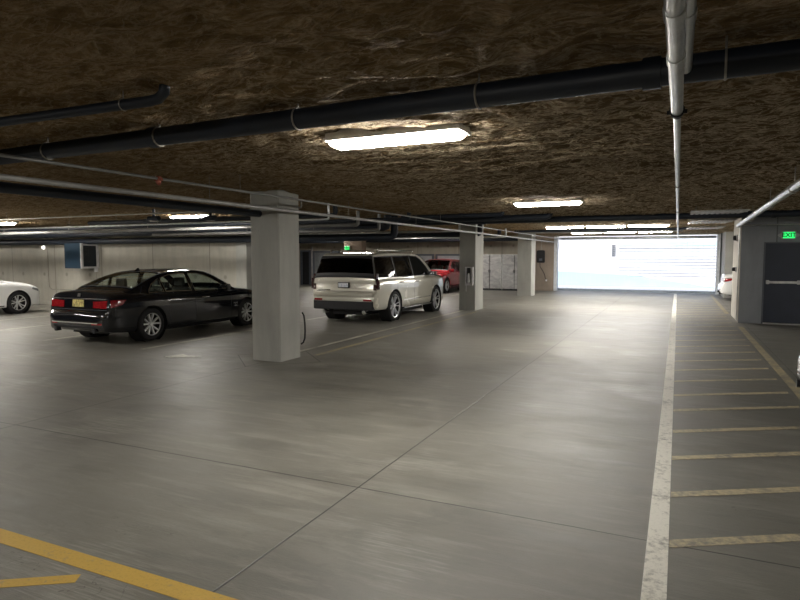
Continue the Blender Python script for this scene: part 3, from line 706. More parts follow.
panel(-17.0, 2.2, GY, 'grey storage door hidden behind the beige SUV', 1.9, pnd)
tag(MB().tube([(-20.45, GY-.1, 0), (-20.45, GY-.1, 2.4)], .05, 10).build('downpipe', M['greypipe']), 'pale vertical pipe beside the dark doorway on the end wall', 'pipe')

# ------------------------------------------------------------------ cars
def interp(tab):
    xs = [a for a, b in tab]; ys_ = [b for a, b in tab]; n = len(xs)
    d = [(ys_[i+1]-ys_[i])/(xs[i+1]-xs[i]) for i in range(n-1)]
    m = [d[0]]+[0 if d[i-1]*d[i] <= 0 else 2*d[i-1]*d[i]/(d[i-1]+d[i]) for i in range(1, n-1)]+[d[-1]]
    def f(x):
        if x <= xs[0]: return ys_[0]
        if x >= xs[-1]: return ys_[-1]
        i = max(k for k in range(n-1) if xs[k] <= x); h = xs[i+1]-xs[i]; t = (x-xs[i])/h
        return (2*t**3-3*t*t+1)*ys_[i]+(t**3-2*t*t+t)*h*m[i]+(-2*t**3+3*t*t)*ys_[i+1]+(t**3-t*t)*h*m[i+1]
    return f
def inset(poly, d):
    n = len(poly); A = sum(poly[i][0]*poly[(i+1) % n][1]-poly[(i+1) % n][0]*poly[i][1] for i in range(n)); s = 1 if A > 0 else -1
    out = []
    for i in range(n):
        p0, p1, p2 = Vector(poly[i-1]), Vector(poly[i]), Vector(poly[(i+1) % n])
        a = (p1-p0).normalized(); b = (p2-p1).normalized(); na = Vector((-a.y, a.x))*s; nb = Vector((-b.y, b.x))*s
        k = na+nb; k = k/max(.25, k.dot(k)/2) if k.length > 1e-6 else na
        out.append(tuple(p1+k*d))
    return out
def inside(p, poly):
    c = False; n = len(poly)
    for i in range(n):
        (x1, y1), (x2, y2) = poly[i], poly[(i+1) % n]
        if (y1 > p[1]) != (y2 > p[1]) and p[0] < (x2-x1)*(p[1]-y1)/(y2-y1)+x1: c = not c
    return c
def dense(poly, step=.12):
    out = []
    n = len(poly)
    for i in range(n):
        a, b = Vector(poly[i]), Vector(poly[(i+1) % n]); k = max(1, int((b-a).length/step))
        out += [tuple(a.lerp(b, j/k)) for j in range(k)]
    return out

def build_wheel(parent, x, y, r, rim_r, w, side, style, rim_mat):
    """side: +1 outer face towards +x"""
    s = side; z = r
    prof = [(-w/2, rim_r), (-w/2-.004, rim_r+.03), (-w/2+.012, r-.02), (-w/2+.04, r-.002), (w/2-.04, r-.002), (w/2-.012, r-.02), (w/2+.004, rim_r+.03), (w/2, rim_r)]
    cx = x-s*w/2
    ty = MB().lathe(prof, 40, 'x', (cx, y, z)).build('wheel', M['rubber'], parent, smooth=50)
    of = x-s*.012
    rm = MB().lathe([(of-s*.02, rim_r*.93), (of, rim_r*.955), (of+s*.006, rim_r*1.0), (of-s*.01, rim_r*1.03)], 40, 'x', (0, y, z))
    def spoke(th, r0, r1, w0, w1, x0, x1, dth=0):
        a = Vector((0, cos(th), sin(th))); b = Vector((0, cos(th+dth), sin(th+dth)))
        tn = Vector((0, -sin(th), cos(th)))
        A, B = a*r0, b*r1; c0 = Vector((0, y, z))
        vs = []
        for P, ww, xx in ((A, w0, x0), (B, w1, x1)):
            for dx, k in ((0, .7), (-s*.035, 1)):
                for sg in (-1, 1): vs.append(c0+P+tn*(sg*ww*k)+Vector((xx+dx, 0, 0)))
        rm.add(vs, [(0, 1, 3, 2), (4, 6, 7, 5), (0, 4, 5, 1), (2, 3, 7, 6), (0, 2, 6, 4), (1, 5, 7, 3)])
    xo = of-s*.012
    if style == 'V':                                            # five twin V spokes
        for k in range(5):
            th = 2*pi*k/5+.3
            for sg in (-1, 1): spoke(th+sg*.10, rim_r*.16, rim_r*.95, .017, .021, xo-s*.015, xo, sg*.19)
    elif style == 'multi':
        for k in range(6):
            th = 2*pi*k/6+.1
            for sg in (-1, 1): spoke(th+sg*.05, rim_r*.16, rim_r*.95, .010, .011, xo-s*.02, xo, sg*.12)
    else:
        for k in range(5): 
            th = 2*pi*k/5+.5
            for sg in (-1, 1): spoke(th+sg*.06, rim_r*.14, rim_r*.95, .016, .017, xo-s*.02, xo, sg*.17)
    rm.lathe([(xo+s*.004, .001), (xo+s*.002, rim_r*.17), (xo-s*.03, rim_r*.22), (xo-s*.06, rim_r*.22)], 20, 'x', (0, y, z))
    rim = rm.build('rim', rim_mat, ty, smooth=35)
    MB().lathe([(of-s*.085, .001), (of-s*.085, rim_r*.55), (of-s*.1, rim_r*.55)], 28, 'x', (0, y, z)).build('brake_disc', M['brake'], ty)
    MB().lathe([(of-s*.12, .001), (of-s*.12, rim_r*.92), (of-s*.02, rim_r*.935)], 28, 'x', (0, y, z)).build('wheel_back', M['well'], ty)
    return ty

def make_car(name, label, S, paintm, loc, rz, group=None):
    T = thing(name, label, 'car', loc, rz, group)
    ztop, zsh, zbot, hw = (interp(S[k]) for k in ('ztop', 'zsh', 'zbot', 'hw'))
    ya, yb = S['ztop'][0][0], S['ztop'][-1][0]
    stn = []
    y = ya
    while y < yb-1e-6:
        stn.append(y); e = min(y-ya, yb-y); y += .012 if e < .12 else .03 if e < .35 else .06
    stn.append(yb)
    def sec(y):
        h = hw(y); zb = zbot(y); zt = max(ztop(y), zb+.08); zs = min(zsh(y), zt-.02); zs = max(zs, zb+.05); H = zs-zb
        cr = S.get('crown', .02)
        return [(0, zb), (.80*h, zb), (.93*h, zb+.015*H), (.975*h, zb+.10*H), (.985*h, zb+.22*H), (.992*h, zb+.40*H), (h, zb+.62*H), (h, zb+.80*H), (.985*h, zb+.92*H), (.955*h, zs), (.92*h, zs+.25*(zt-zs)), (.86*h, zs+.55*(zt-zs)), (.74*h, zs+.85*(zt-zs)), (.5*h, zt), (.25*h, zt+cr*.7), (0, zt+cr)]
    ring = []; vs = []; fs = []
    for y in stn:
        s = sec(y); full = [(x, y, z) for x, z in s]+[(-x, y, z) for x, z in reversed(s[1:-1])]
        ring.append(len(vs)); vs += full
    n = len(sec(0))*2-2
    for i in range(len(stn)-1):
        for k in range(n): fs.append((ring[i]+k, ring[i]+(k+1) % n, ring[i+1]+(k+1) % n, ring[i+1]+k))
    fs += [tuple(range(n)), tuple(ring[-1]+k for k in range(n-1, -1, -1))]
    bm = bmesh.new()
    bv = [bm.verts.new(v) for v in vs]
    for f in fs: bm.faces.new([bv[i] for i in f])
    bmesh.ops.recalc_face_normals(bm, faces=bm.faces)
    bvh = BVHTree.FromBMesh(bm)
    me = bpy.data.meshes.new('body'); bm.to_mesh(me); bm.free()
    body = bpy.data.objects.new('body', me); COL.objects.link(body)
    # wheel arches cut through the body side
    r = S['r']; ar = r+S.get('gap', .045); cut = MB()
    for yy in S['axles']:
        for sg in (-1, 1):
            x1, x0 = 1.3, S['W']/2-.34
            cut.lathe([(sg*x0, ar), (sg*x1, ar)], 48, 'x', (0, yy, r), True)
    co = cut.build('cutter', M['black'], smooth=0)
    md = body.modifiers.new('b', 'BOOLEAN'); md.object = co; md.operation = 'DIFFERENCE'; md.solver = 'EXACT'
    bpy.context.view_layer.update()
    nm = bpy.data.meshes.new_from_object(body.evaluated_get(bpy.context.evaluated_depsgraph_get()))
    body.modifiers.clear(); body.data = nm; bpy.data.objects.remove(co)
    nm.materials.clear(); nm.materials.append(paintm)
    nm.polygons.foreach_set('use_smooth', [True]*len(nm.polygons)); nm.set_sharp_from_angle(angle=R(28))
    body.parent = T
    # liners
    for yy in S['axles']:
        for sg in (-1, 1):
            x0, x1 = S['W']/2-.33, S['W']/2-.03
            rr = ar-.004
            MB().lathe([(sg*x0, .001), (sg*x0, rr), (sg*x1, rr)], 40, 'x', (0, yy, r)).build('wheel_well', M['well'], T)
    # decals cast on to the body
    def cast(p, d):
        hit = bvh.ray_cast(Vector(p), Vector(d)); return hit[0], hit[1]
    def patch(part, corners, d, mat, parent=T, nu=10, nv=4, off=.006, th=.012, bev=0):
        d = Vector(d).normalized(); c = [Vector(q) for q in corners]; V = []
        for i in range(nu+1):
            for j in range(nv+1):
                u, v = i/nu, j/nv
                p = c[0].lerp(c[1], u).lerp(c[3].lerp(c[2], u), v)
                h, nn = cast(p-d*3, d)
                if h is None: h = p; nn = -d
                V.append((h, nn))
        out = [h-d*off for h, nn in V]; inn = [h+d*(th-off) for h, nn in V]
        N = len(V); w = nv+1; F_ = []
        for i in range(nu):
            for j in range(nv):
                q = (i*w+j, i*w+j+1, (i+1)*w+j+1, (i+1)*w+j); F_.append(q); F_.append(tuple(N+k for k in reversed(q)))
        edge = [i*w for i in range(nu+1)]+[nu*w+j for j in range(1, w)]+[i*w+nv for i in range(nu-1, -1, -1)]+[j for j in range(nv-1, 0, -1)]
        for a, b in zip(edge, edge[1:]+edge[:1]): F_.append((a, b, N+b, N+a))
        return MB().add(out+inn, F_).build(part, mat, parent, smooth=40)
    # cabin
    zr = interp(S['roof']); c0, c1 = S['roof'][0][0], S['roof'][-1][0]; zbt = S['belt']; tt = S['tumble']; ins = S['cab_in']
    def wb(y): return .955*hw(max(ya+.45, min(yb-.5, y)))-ins-S.get('taper', .10)*max(0, (abs(y-S.get('cmid', -.4))-1.0))**2
    def edge_z(y): return max(zbt+.012, zr(y)-S.get('rail', .07))
    def side_x(y, z): return wb(y)-(z-zbt)*tt-.06*(z-zbt)**2
    def top(y, f):                                            # f in -1..1 across
        ze = edge_z(y); xe = side_x(y, ze); zz = zr(y)
        a = abs(f); x = xe*sin(a*pi/2)**.92 if a > 0 else 0
        k = cos(a*pi/2)**.55 if a < 1 else 0
        return Vector((math.copysign(x, f), y, ze+(zz-ze)*k))
    yy = lines([(c0, c1, .03)])
    nz, nt_ = 22, 24
    rows = []
    for y in yy:
        ze = edge_z(y); row = []
        for k in range(nz): z = zbt-.10+(ze-zbt+.10)*k/nz; row.append(Vector((side_x(y, z), y, z)))
        for k in range(nt_+1): row.append(top(y, 1-2*k/nt_))
        for k in range(nz-1, -1, -1): z = zbt-.10+(ze-zbt+.10)*k/nz; row.append(Vector((-side_x(y, z), y, z)))
        rows.append(row)
    w = len(rows[0]); V = [p for row in rows for p in row]; F_ = []
    sidepolys = [inset(p, .008) for p, gm in S['windows']]
    ry0, ry1 = S['rearglass']; fy0, fy1 = S['windshield']
    for i in range(len(yy)-1):
        for k in range(w-1):
            ym = (yy[i]+yy[i+1])/2; q = (i*w+k, i*w+k+1, (i+1)*w+k+1, (i+1)*w+k)
            c = (V[q[0]]+V[q[1]]+V[q[2]]+V[q[3]])/4
            if k < nz or k >= w-1-nz:
                if any(inside((c.y, c.z), pl_) for pl_ in sidepolys): continue
            else:
                f = abs(1-2*((k-nz)+.5)/nt_)
                if f < .86 and (ry0 < ym < ry1 or fy0 < ym < fy1): continue
            F_.append(q)
    F_.append(tuple(range(w))); F_.append(tuple((len(yy)-1)*w+k for k in range(w-1, -1, -1)))
    MB().add(V, F_).build('cabin', S.get('roofmat') or paintm, T, smooth=32)
    MB().box(-wb(0)+.05, wb(0)-.05, c0+.25, c1-.3, zbt-.16, zbt-.12).build('cabin_floor', M['dark_in'], T)
    # side glass and its surround
    trim = S['trim']
    for poly, gm in S['windows']:
        for sg in (-1, 1):
            P = dense(poly); I = dense(inset(poly, S.get('tw', .022)))
            pts = lambda L, o: [(sg*(side_x(a, b)+o), a, b) for a, b in L]
            P0 = list(poly); I0 = inset(poly, S.get('tw', .022)); nP = len(P0)
            PP, II = [], []
            for i in range(nP):
                a, b, ia, ib = Vector(P0[i]), Vector(P0[(i+1) % nP]), Vector(I0[i]), Vector(I0[(i+1) % nP]); k = max(1, int((b-a).length/.12))
                for j in range(k): PP.append(tuple(a.lerp(b, j/k))); II.append(tuple(ia.lerp(ib, j/k)))
            N = len(PP); V2 = pts(PP, .004)+pts(II, .004)+pts(PP, .014)+pts(II, .012)
            F2 = []
            for i in range(N):
                j = (i+1) % N; F2 += [(2*N+i, 2*N+j, 3*N+j, 3*N+i), (i, j, 2*N+j, 2*N+i), (N+i, 3*N+i, 3*N+j, N+j), (i, N+i, N+j, j)]
            fr = MB().add(V2, F2).build('window_trim', trim, T, smooth=30)
            bmg = bmesh.new(); vv = [bmg.verts.new(q) for q in pts(II, .006)]; bmg.faces.new(vv)
            bmesh.ops.triangulate(bmg, faces=bmg.faces); mg = bpy.data.meshes.new('window_glass'); bmg.to_mesh(mg); bmg.free(); mg.materials.append(gm)
            og = bpy.data.objects.new('window_glass', mg); COL.objects.link(og); og.parent = T
    def glasspanel(part, y0, y1, gm, bm_=M['black']):
        us = lines([(y0-.02, y1+.02, .03)]); fs_ = [-.9+1.8*k/20 for k in range(21)]
        def P(y, f): q = top(y, f); return (q.x*1.0, q.y+(-.004 if y1 < 0 else .004), q.z+.006)
        MB().grid(P, us, fs_).build(part, gm, T, smooth=180)
        fr = MB(); FW = S.get('fw', .93) if y1 < 0 else .93
        for fa, fb in ((-FW, -.83), (.83, FW)):
            fr.grid(lambda y, f: (top(y, f).x, y+(-.006 if y1 < 0 else .006), top(y, f).z+.011), us, [fa, (fa+fb)/2, fb])
        for ua, ub in ((y0-.03, y0+.015), (y1-.015, y1+.03)):
            fr.grid(lambda y, f: (top(y, f).x, y+(-.006 if y1 < 0 else .006), top(y, f).z+.011), [ua, (ua+ub)/2, ub], [-FW+2*FW*k/20 for k in range(21)])
        fr.build('glass_seal', bm_, T)
    glasspanel('rear_window', ry0, ry1, S['rg']); glasspanel('windshield', fy0, fy1, S['fg'])
    # seats
    for sy, n_ in ((S['seats'][0], 2), (S['seats'][1], 3)):
        for k in range(2):
            x = (-.38, .38)[k]
            st = MB().prism([(sy-.12, zbt-.2), (sy+.05, zbt-.2), (sy-.04, zbt+.10), (sy-.16, zbt+.10)], 'x', x-.24, x+.24).build('seat', M['seat'], T, bevel=.03)
            MB().prism([(sy-.17, zbt+.13), (sy-.08, zbt+.13), (sy-.10, zbt+.31), (sy-.16, zbt+.32)], 'x', x-.13, x+.13).box(x-.06, x-.045, sy-.13, sy-.115, zbt+.08, zbt+.14).box(x+.045, x+.06, sy-.13, sy-.115, zbt+.08, zbt+.14).build('headrest', M['seat'], st, bevel=.015)
    MB().box(-.62, .62, fy0+.12, fy1-.02, zbt-.14, zbt+.02).build('dashboard', M['dark_in'], T, bevel=.02)
    # wheels
    for yy_ in S['axles']:
        for sg in (-1, 1): build_wheel(T, sg*(hw(yy_)-S.get('tin', .02)), yy_, r, S['rim'], S.get('tyre', .25), sg, S['style'], S['rimmat'])
    # underbody
    MB().box(-.7, .7, S['axles'][0]+.45, S['axles'][1]-.45, .16, .30).box(-.5, .5, ya+.35, yb-.5, .2, .32).build('underbody', M['black'], T)
    return T, patch, dict(side_x=side_x, hw=hw, top=top, wb=wb, zr=zr)

def seams(patch, ys_, z0, z1, mat=M['black']):
    for sg in (-1, 1):
        for y in ys_: patch('door_seam', [(sg*1, y[0], z0), (sg*1, y[0]+.008, z0), (sg*1, y[1]+.008, z1), (sg*1, y[1], z1)], (-sg, 0, 0), mat, nu=1, nv=10, off=.0015, th=.004)
def mirror(T, x, y, z, mat, s=1):
    for sg in (-1, 1):
        a = MB().prism([(y-.06, z), (y+.05, z-.01), (y+.09, z+.05), (y+.06, z+.13), (y-.05, z+.14), (y-.07, z+.10)], 'x', sg*(x+.06), sg*(x+.24*s)).tube([(sg*(x-.05), y, z+.0), (sg*(x+.09), y, z+.03)], .022, 8).build('mirror', mat, T, bevel=.015)
        MB().box(*sorted((sg*(x+.08), sg*(x+.22*s))), y-.073, y-.068, z+.02, z+.12).build('mirror_glass', M['chrome'], a)
def handle(T, patchf, xf, y, z, mat):
    for sg in (-1, 1):
        MB().tube([(sg*(xf-.005), y-.10, z), (sg*(xf+.022), y-.085, z), (sg*(xf+.025), y+.085, z), (sg*(xf-.005), y+.10, z)], .011, 8).build('door_handle', mat, T)

def sedan_spec(**k):
    S = dict(
        W=1.90, r=.345, rim=.235, axles=(-1.50, 1.57), style='V', rimmat=M['alloy'], trim=M['chrome'], tw=.016,
        ztop=[(-2.60, .50), (-2.59, .58), (-2.56, .63), (-2.50, .68), (-2.485, .80), (-2.47, 1.00), (-2.43, 1.045), (-2.2, 1.065), (-1.9, 1.075), (-1.2, 1.02), (.6, 1.00), (1.1, 1.01), (1.6, .965), (2.05, .89), (2.28, .80), (2.38, .70), (2.43, .60), (2.45, .52)],
        zsh=[(-2.60, .60), (-2.45, .93), (-2.1, .955), (-1.4, .965), (0, .935), (1.2, .915), (1.9, .85), (2.3, .74), (2.45, .6)],
        zbot=[(-2.60, .36), (-2.52, .28), (-2.0, .22), (0, .20), (1.9, .20), (2.35, .20), (2.45, .28)],
        hw=[(-2.60, .60), (-2.585, .70), (-2.55, .79), (-2.48, .85), (-2.3, .905), (-1.8, .94), (-1.2, .95), (.9, .95), (1.6, .94), (2.0, .905), (2.25, .83), (2.38, .72), (2.45, .55)],
        roof=[(-2.02, 1.075), (-1.75, 1.18), (-1.40, 1.315), (-1.05, 1.415), (-.65, 1.47), (-.2, 1.485), (.15, 1.46), (.45, 1.385), (.8, 1.22), (1.18, 1.02)],
        belt=.955, tumble=.46, cab_in=.03, rail=.075,
        rearglass=(-1.86, -1.02), windshield=(.38, 1.06), rg=M['g_clear'], fg=M['g_clear'],
        seats=(-.05, -1.0),
        windows=[([(-1.52, .99), (-1.50, 1.06), (-1.38, 1.18), (-1.20, 1.275), (-1.14, 1.29), (-1.10, 1.00)], M['g_clear']),
                 ([(-1.06, 1.00), (-1.10, 1.30), (-.85, 1.36), (-.60, 1.385), (-.36, 1.39), (-.30, .985)], M['g_clear']),
                 ([(-.20, .98), (-.25, 1.39), (.05, 1.37), (.28, 1.32), (.52, 1.21), (.80, 1.03), (.84, .98)], M['g_clear'])])
    S.update(k); return S
def sedan_details(T, patch, q, dark=True, badge=False, platem=None):
    seams(patch, [(-1.02, -1.06), (-.25, -.25), (.93, .93)], .30, .93)
    handle(T, patch, .95, -.88, .84, M['chrome'] if dark else M['p_white']); handle(T, patch, .95, .05, .83, M['chrome'] if dark else M['p_white'])
    mirror(T, .84, .70, .97, M['p_black'] if dark else M['p_white'])
    for sg in (-1, 1):
        patch('tail_light', [(sg*.42, 0, .74), (sg*.80, 0, .74), (sg*.80, 0, .89), (sg*.42, 0, .87)], (0, 1, 0), M['tail'], nu=10, nv=5, off=.008)
        patch('tail_light', [(sg*1, -2.46, .75), (sg*1, -2.22, .80), (sg*1, -2.12, .90), (sg*1, -2.44, .90)], (-sg, 0, 0), M['tail'], nu=8, nv=5, off=.006)
        patch('reflector', [(sg*.50, 0, .42), (sg*.74, 0, .42), (sg*.74, 0, .45), (sg*.50, 0, .45)], (0, 1, 0), M['tail'], nu=6, nv=2)
        patch('headlight', [(sg*.42, 0, .62), (sg*.78, 0, .64), (sg*.78, 0, .75), (sg*.42, 0, .70)], (0, -1, 0), M['head'], nu=8, nv=4)
        patch('headlight', [(sg*1, 2.28, .65), (sg*1, 2.02, .74), (sg*1, 2.05, .80), (sg*1, 2.26, .74)], (-sg, 0, 0), M['head'], nu=8, nv=4)
        patch('side_sill', [(sg*1, -1.05, .245), (sg*1, 1.12, .245), (sg*1, 1.12, .275), (sg*1, -1.05, .275)], (-sg, 0, 0), M['black'], nu=12, nv=2, off=.01)
        MB().tube([(sg*.55, -2.50, .30), (sg*.55, -2.61, .30)], .045, 14).build('exhaust_tip', M['alloy_dark'], T)
    patch('trunk_trim', [(-.76, 0, .905), (.76, 0, .905), (.76, 0, .925), (-.76, 0, .925)], (0, 1, 0), M['chrome'], nu=16, nv=2, off=.014)
    patch('bumper_trim', [(-.66, 0, .44), (.66, 0, .44), (.66, 0, .46), (-.66, 0, .46)], (0, 1, 0), M['chrome'], nu=16, nv=2, off=.012)
    patch('diffuser', [(-.60, 0, .34), (.60, 0, .34), (.60, 0, .385), (-.60, 0, .385)], (0, 1, 0), M['black'], nu=12, nv=2, off=.005)
    patch('trunk_seam', [(-.80, 0, .70), (.80, 0, .70), (.80, 0, .71), (-.80, 0, .71)], (0, 1, 0), M['black'], nu=16, nv=2, off=.003)
    patch('grille', [(-.35, 0, .45), (.35, 0, .45), (.30, 0, .66), (-.30, 0, .66)], (0, -1, 0), M['black'], nu=8, nv=4)
    patch('air_intake', [(-.62, 0, .27), (.62, 0, .27), (.55, 0, .36), (-.55, 0, .36)], (0, -1, 0), M['black'], nu=8, nv=3)
    pp = patch('number_plate', [(-.16, 0, .755), (.16, 0, .755), (.16, 0, .895), (-.16, 0, .895)], (0, 1, 0), platem or M['plate_y'], nu=4, nv=4, off=.016)
    if badge:
        patch('badge', [(-.045, 0, .955), (.045, 0, .955), (.04, 0, 1.02), (-.04, 0, 1.02)], (0, 1, 0), M['chrome'], nu=4, nv=4, off=.01)
        MB().prism([(-1.12, 1.43), (-1.05, 1.475), (-1.01, 1.505), (-.99, 1.50), (-.96, 1.44)], 'x', -.018, .018).build('antenna_fin', M['p_black'], T, bevel=.005)

S = sedan_spec()
T, patch, q = make_car('sedan', 'black sedan with silver wheels and red tail lights left of the first pillar', S, M['p_black'], (-10.85, 10.67, 0), 0)
sedan_details(T, patch, q, True, True)
for sg in (-1, 1):
    patch('side_vent', [(sg*1, 1.02, .60), (sg*1, 1.16, .60), (sg*1, 1.16, .635), (sg*1, 1.02, .635)], (-sg, 0, 0), M['chrome'], nu=4, nv=2)

S2 = sedan_spec(style='Y', rimmat=M['alloy'], trim=M['black'], r=.338, gap=.05)
S2['ztop'] = [(a, b+(.02 if a > .5 and a < 2.3 else 0)) for a, b in S2['ztop']]
Tw, patch, q = make_car('sedan', 'white sedan at the left edge of the photo, only its front end seen', S2, M['p_white'], (-19.32, 10.28, 0), 0)
sedan_details(Tw, patch, q, False, False, M['plate_w'])
dup(Tw, (4.15, 27.9, 0), R(-90), 'white sedan whose tail shows between the gate and exit wall')
dup(Tw, (3.89, 7.55, 0), R(-90), 'white car at the right edge of the photo, its bumper barely in view')

# ---- beige full-size SUV
U = dict(W=2.06, r=.41, rim=.315, axles=(-1.55, 1.52), style='multi', rimmat=M['alloy'], trim=M['black'], tw=.02, gap=.05, tyre=.28, tin=.01,
    ztop=[(-2.68, .60), (-2.67, .72), (-2.63, .79), (-2.60, .83), (-2.585, 1.0), (-2.56, 1.20), (-2.50, 1.26), (-2.3, 1.27), (0, 1.22), (1.35, 1.22), (1.9, 1.205), (2.3, 1.17), (2.48, 1.08), (2.56, .95), (2.60, .75)],
    zsh=[(-2.68, .66), (-2.5, 1.12), (-2.0, 1.15), (0, 1.135), (1.5, 1.12), (2.2, 1.08), (2.5, .9), (2.6, .72)],
    zbot=[(-2.68, .46), (-2.55, .36), (-1.5, .33), (1.8, .30), (2.4, .28), (2.60, .40)],
    hw=[(-2.68, .86), (-2.66, .92), (-2.58, .965), (-2.4, .99), (-1.8, 1.015), (0, 1.02), (1.6, 1.015), (2.1, .99), (2.35, .93), (2.52, .80), (2.60, .66)],
    roof=[(-2.60, 1.20), (-2.575, 1.30), (-2.50, 1.62), (-2.46, 1.76), (-2.36, 1.83), (-1.8, 1.87), (-.8, 1.885), (.2, 1.87), (.6, 1.80), (1.0, 1.58), (1.48, 1.20)],
    belt=1.135, fw=1.0, tumble=.22, cab_in=.01, rail=.06, taper=.02,
    rearglass=(-2.585, -2.465), windshield=(.66, 1.38), rg=M['g_dark'], fg=M['g_clear'], seats=(.25, -.8), crown=.025,
    windows=[([(-2.583, 1.20), (-2.52, 1.50), (-2.47, 1.68), (-2.42, 1.755), (-1.43, 1.775), (-1.40, 1.19)], M['g_dark']),
             ([(-1.37, 1.19), (-1.40, 1.775), (-.26, 1.79), (-.23, 1.185)], M['g_dark']),
             ([(-.20, 1.185), (-.23, 1.79), (.30, 1.77), (.55, 1.68), (.88, 1.46), (1.14, 1.22), (1.14, 1.18)], M['g_dark'])])
T, patch, q = make_car('suv', 'large beige SUV with dark windows behind the first pillar', U, M['p_beige'], (-7.98, 16.37, 0), 0)
seams(patch, [(-1.42, -1.42), (-.25, -.25), (1.16, 1.10)], .45, 1.12)
handle(T, patch, 1.02, -1.18, 1.05, M['chrome']); handle(T, patch, 1.02, -.08, 1.04, M['chrome'])
mirror(T, .93, .98, 1.18, M['black'], 1.15)
patch('rear_glass_frame', [(-.90, 0, 1.20), (.90, 0, 1.20), (.90, 0, 1.235), (-.90, 0, 1.235)], (0, 1, 0), M['black'], nu=16, nv=2, off=.012)
for sg in (-1, 1):
    patch('tail_light', [(sg*.87, 0, .88), (sg*.955, 0, .88), (sg*.95, 0, 1.20), (sg*.88, 0, 1.20)], (0, 1, 0), M['tail_dark'], nu=4, nv=10, off=.02, th=.03)
    patch('tail_light', [(sg*1, -2.61, .90), (sg*1, -2.47, .90), (sg*1, -2.44, 1.14), (sg*1, -2.585, 1.18)], (-sg, 0, 0), M['tail_dark'], nu=4, nv=10, off=.012)
    MB().prism([(-2.60, 1.16), (-2.47, 1.16), (-2.45, 1.30), (-2.575, 1.30)], 'x', *sorted((sg*.90, sg*.955))).build('tail_light_upper', M['tail_dark'], T)
    patch('reflector', [(sg*.62, 0, .60), (sg*.86, 0, .60), (sg*.86, 0, .645), (sg*.62, 0, .645)], (0, 1, 0), M['tail'], nu=6, nv=2, off=.02)
    patch('headlight', [(sg*.55, 0, .88), (sg*.86, 0, .88), (sg*.86, 0, 1.0), (sg*.55, 0, 1.0)], (0, -1, 0), M['head'], nu=6, nv=3)
    patch('side_moulding', [(sg*1, -1.0, .53), (sg*1, .98, .53), (sg*1, .98, .555), (sg*1, -1.0, .555)], (-sg, 0, 0), M['chrome'], nu=12, nv=2, off=.012)
    rb = MB().box(*sorted((sg*.82, sg*1.04)), -1.02, 1.0, .30, .34).build('running_board', M['black'], T, bevel=.008)
    MB().box(*sorted((sg*1.035, sg*1.045)), -1.02, 1.0, .315, .33).build('trim_strip', M['chrome'], rb)
    MB().tube([(sg*.70, -2.1, 1.87), (sg*.72, -2.0, 1.925), (sg*.72, .1, 1.935), (sg*.70, .25, 1.88)], .020, 8).build('roof_rail', M['chrome'], T)
MB().prism([(-2.70, .36), (-2.695, .60), (-2.60, .64), (-2.50, .64), (-2.50, .34)], 'x', -.90, .90).build('bumper_lower', M['black'], T, bevel=.02)
MB().prism([(-2.70, .70), (-2.71, .78), (-2.64, .82), (-2.5, .82), (-2.5, .70)], 'x', -.90, .90).build('bumper_step', M['p_beige'], T, bevel=.02)
patch('plate_recess', [(-.42, 0, .90), (.42, 0, .90), (.28, 0, 1.07), (-.28, 0, 1.07)], (0, 1, 0), paint('champagne_recess_paint', (.50, .48, .41), .3, .15), nu=8, nv=4, off=.010)
MB().box(-.165, .165, -2.64, -2.60, .93, 1.08).build('plate_frame', M['black'], T)
MB().box(-.145, .145, -2.648, -2.64, .95, 1.06).build('number_plate', M['plate_w'], T)
patch('badge', [(-.10, 0, 1.10), (.10, 0, 1.10), (.09, 0, 1.17), (-.09, 0, 1.17)], (0, 1, 0), M['chrome'], nu=4, nv=3, off=.02)
patch('lettering', [(-.80, 0, .86), (-.42, 0, .86), (-.42, 0, .885), (-.80, 0, .885)], (0, 1, 0), M['chrome'], nu=8, nv=2, off=.012)
patch('tailgate_seam', [(-.84, 0, .835), (.84, 0, .835), (.84, 0, .845), (-.84, 0, .845)], (0, 1, 0), M['black'], nu=10, nv=1, off=.006)
patch('grille', [(-.55, 0, .62), (.55, 0, .62), (.50, 0, 1.02), (-.50, 0, 1.02)], (0, -1, 0), M['black'], nu=8, nv=4)
MB().prism([(-2.42, 1.84), (-2.56, 1.80), (-2.57, 1.77), (-2.40, 1.79)], 'x', -.66, .66).build('roof_spoiler', M['p_beige'], T, bevel=.008)
MB().tube([(.6, -2.45, .30), (.6, -2.64, .30)], .05, 12).tube([(-.6, -2.45, .30), (-.6, -2.64, .30)], .05, 12).build('exhaust', M['chrome'], T)

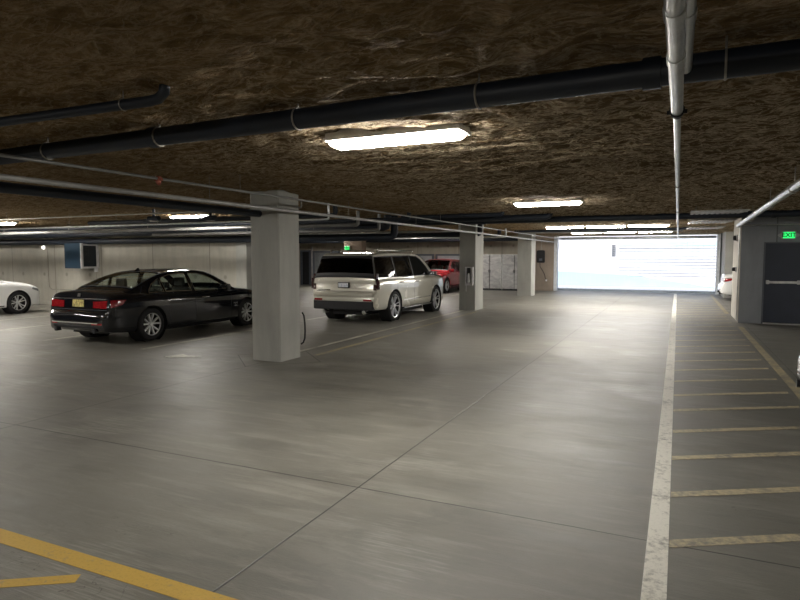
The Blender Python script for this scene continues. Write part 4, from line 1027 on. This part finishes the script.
# ---- red crossover
C = dict(W=1.86, r=.36, rim=.25, axles=(-1.35, 1.35), style='Y', rimmat=M['alloy'], trim=M['black'], tw=.018, gap=.05,
    ztop=[(-2.26, .60), (-2.24, .75), (-2.20, .86), (-2.16, 1.05), (-2.05, 1.12), (-1, 1.08), (.7, 1.05), (1.1, 1.06), (1.6, 1.0), (1.95, .93), (2.15, .82), (2.24, .68), (2.28, .55)],
    zsh=[(-2.26, .64), (-2.1, 1.0), (-1, 1.0), (0, .98), (1, .96), (1.7, .90), (2.1, .78), (2.28, .6)],
    zbot=[(-2.26, .42), (-2.1, .30), (-1, .25), (1.7, .25), (2.15, .24), (2.28, .34)],
    hw=[(-2.26, .70), (-2.2, .82), (-2.05, .88), (-1.5, .92), (0, .93), (1.4, .92), (1.8, .88), (2.05, .80), (2.2, .68), (2.28, .54)],
    roof=[(-2.12, 1.10), (-1.95, 1.35), (-1.7, 1.53), (-1.3, 1.60), (-.6, 1.64), (0, 1.63), (.25, 1.58), (.55, 1.44), (1.12, 1.05)],
    belt=.985, tumble=.34, cab_in=.02, rail=.07,
    rearglass=(-2.05, -1.68), windshield=(.26, 1.02), rg=M['g_dark'], fg=M['g_clear'], seats=(-.05, -.95),
    windows=[([(-1.75, 1.08), (-1.62, 1.36), (-1.20, 1.47), (-1.18, 1.03)], M['g_dark']),
             ([(-1.10, 1.03), (-1.12, 1.48), (-.26, 1.53), (-.24, 1.02)], M['g_dark']),
             ([(-.16, 1.02), (-.18, 1.53), (.12, 1.49), (.42, 1.34), (.82, 1.06), (.82, 1.01)], M['g_clear'])])
T, patch, q = make_car('suv', 'red crossover SUV facing the camera behind the beige SUV', C, M['p_red'], (-10.95, 28.55, 0), pi)
seams(patch, [(-1.14, -1.14), (-.2, -.2), (.92, .9)], .36, .97)
handle(T, patch, .93, -.98, .90, M['p_red']); handle(T, patch, .93, -.05, .89, M['p_red'])
mirror(T, .80, .74, 1.02, M['p_red'])
for sg in (-1, 1):
    patch('headlight', [(sg*.46, 0, .74), (sg*.80, 0, .76), (sg*.78, 0, .87), (sg*.46, 0, .80)], (0, -1, 0), M['head'], nu=8, nv=4, off=.01)
    patch('fog_light', [(sg*.60, 0, .36), (sg*.72, 0, .36), (sg*.76, 0, .62), (sg*.70, 0, .62)], (0, -1, 0), M['chrome'], nu=4, nv=4, off=.01)
    patch('tail_light', [(sg*.5, 0, .86), (sg*.84, 0, .86), (sg*.84, 0, .98), (sg*.5, 0, .98)], (0, 1, 0), M['tail'], nu=6, nv=3)
    patch('side_sill', [(sg*1, -.92, .30), (sg*1, .92, .30), (sg*1, .92, .36), (sg*1, -.92, .36)], (-sg, 0, 0), M['black'], nu=10, nv=2, off=.01)
patch('grille', [(-.40, 0, .34), (.40, 0, .34), (.42, 0, .76), (-.42, 0, .76)], (0, -1, 0), M['black'], nu=8, nv=6, off=.01)
patch('lower_bumper', [(-.72, 0, .27), (.72, 0, .27), (.72, 0, .33), (-.72, 0, .33)], (0, -1, 0), M['black'], nu=8, nv=2, off=.01)
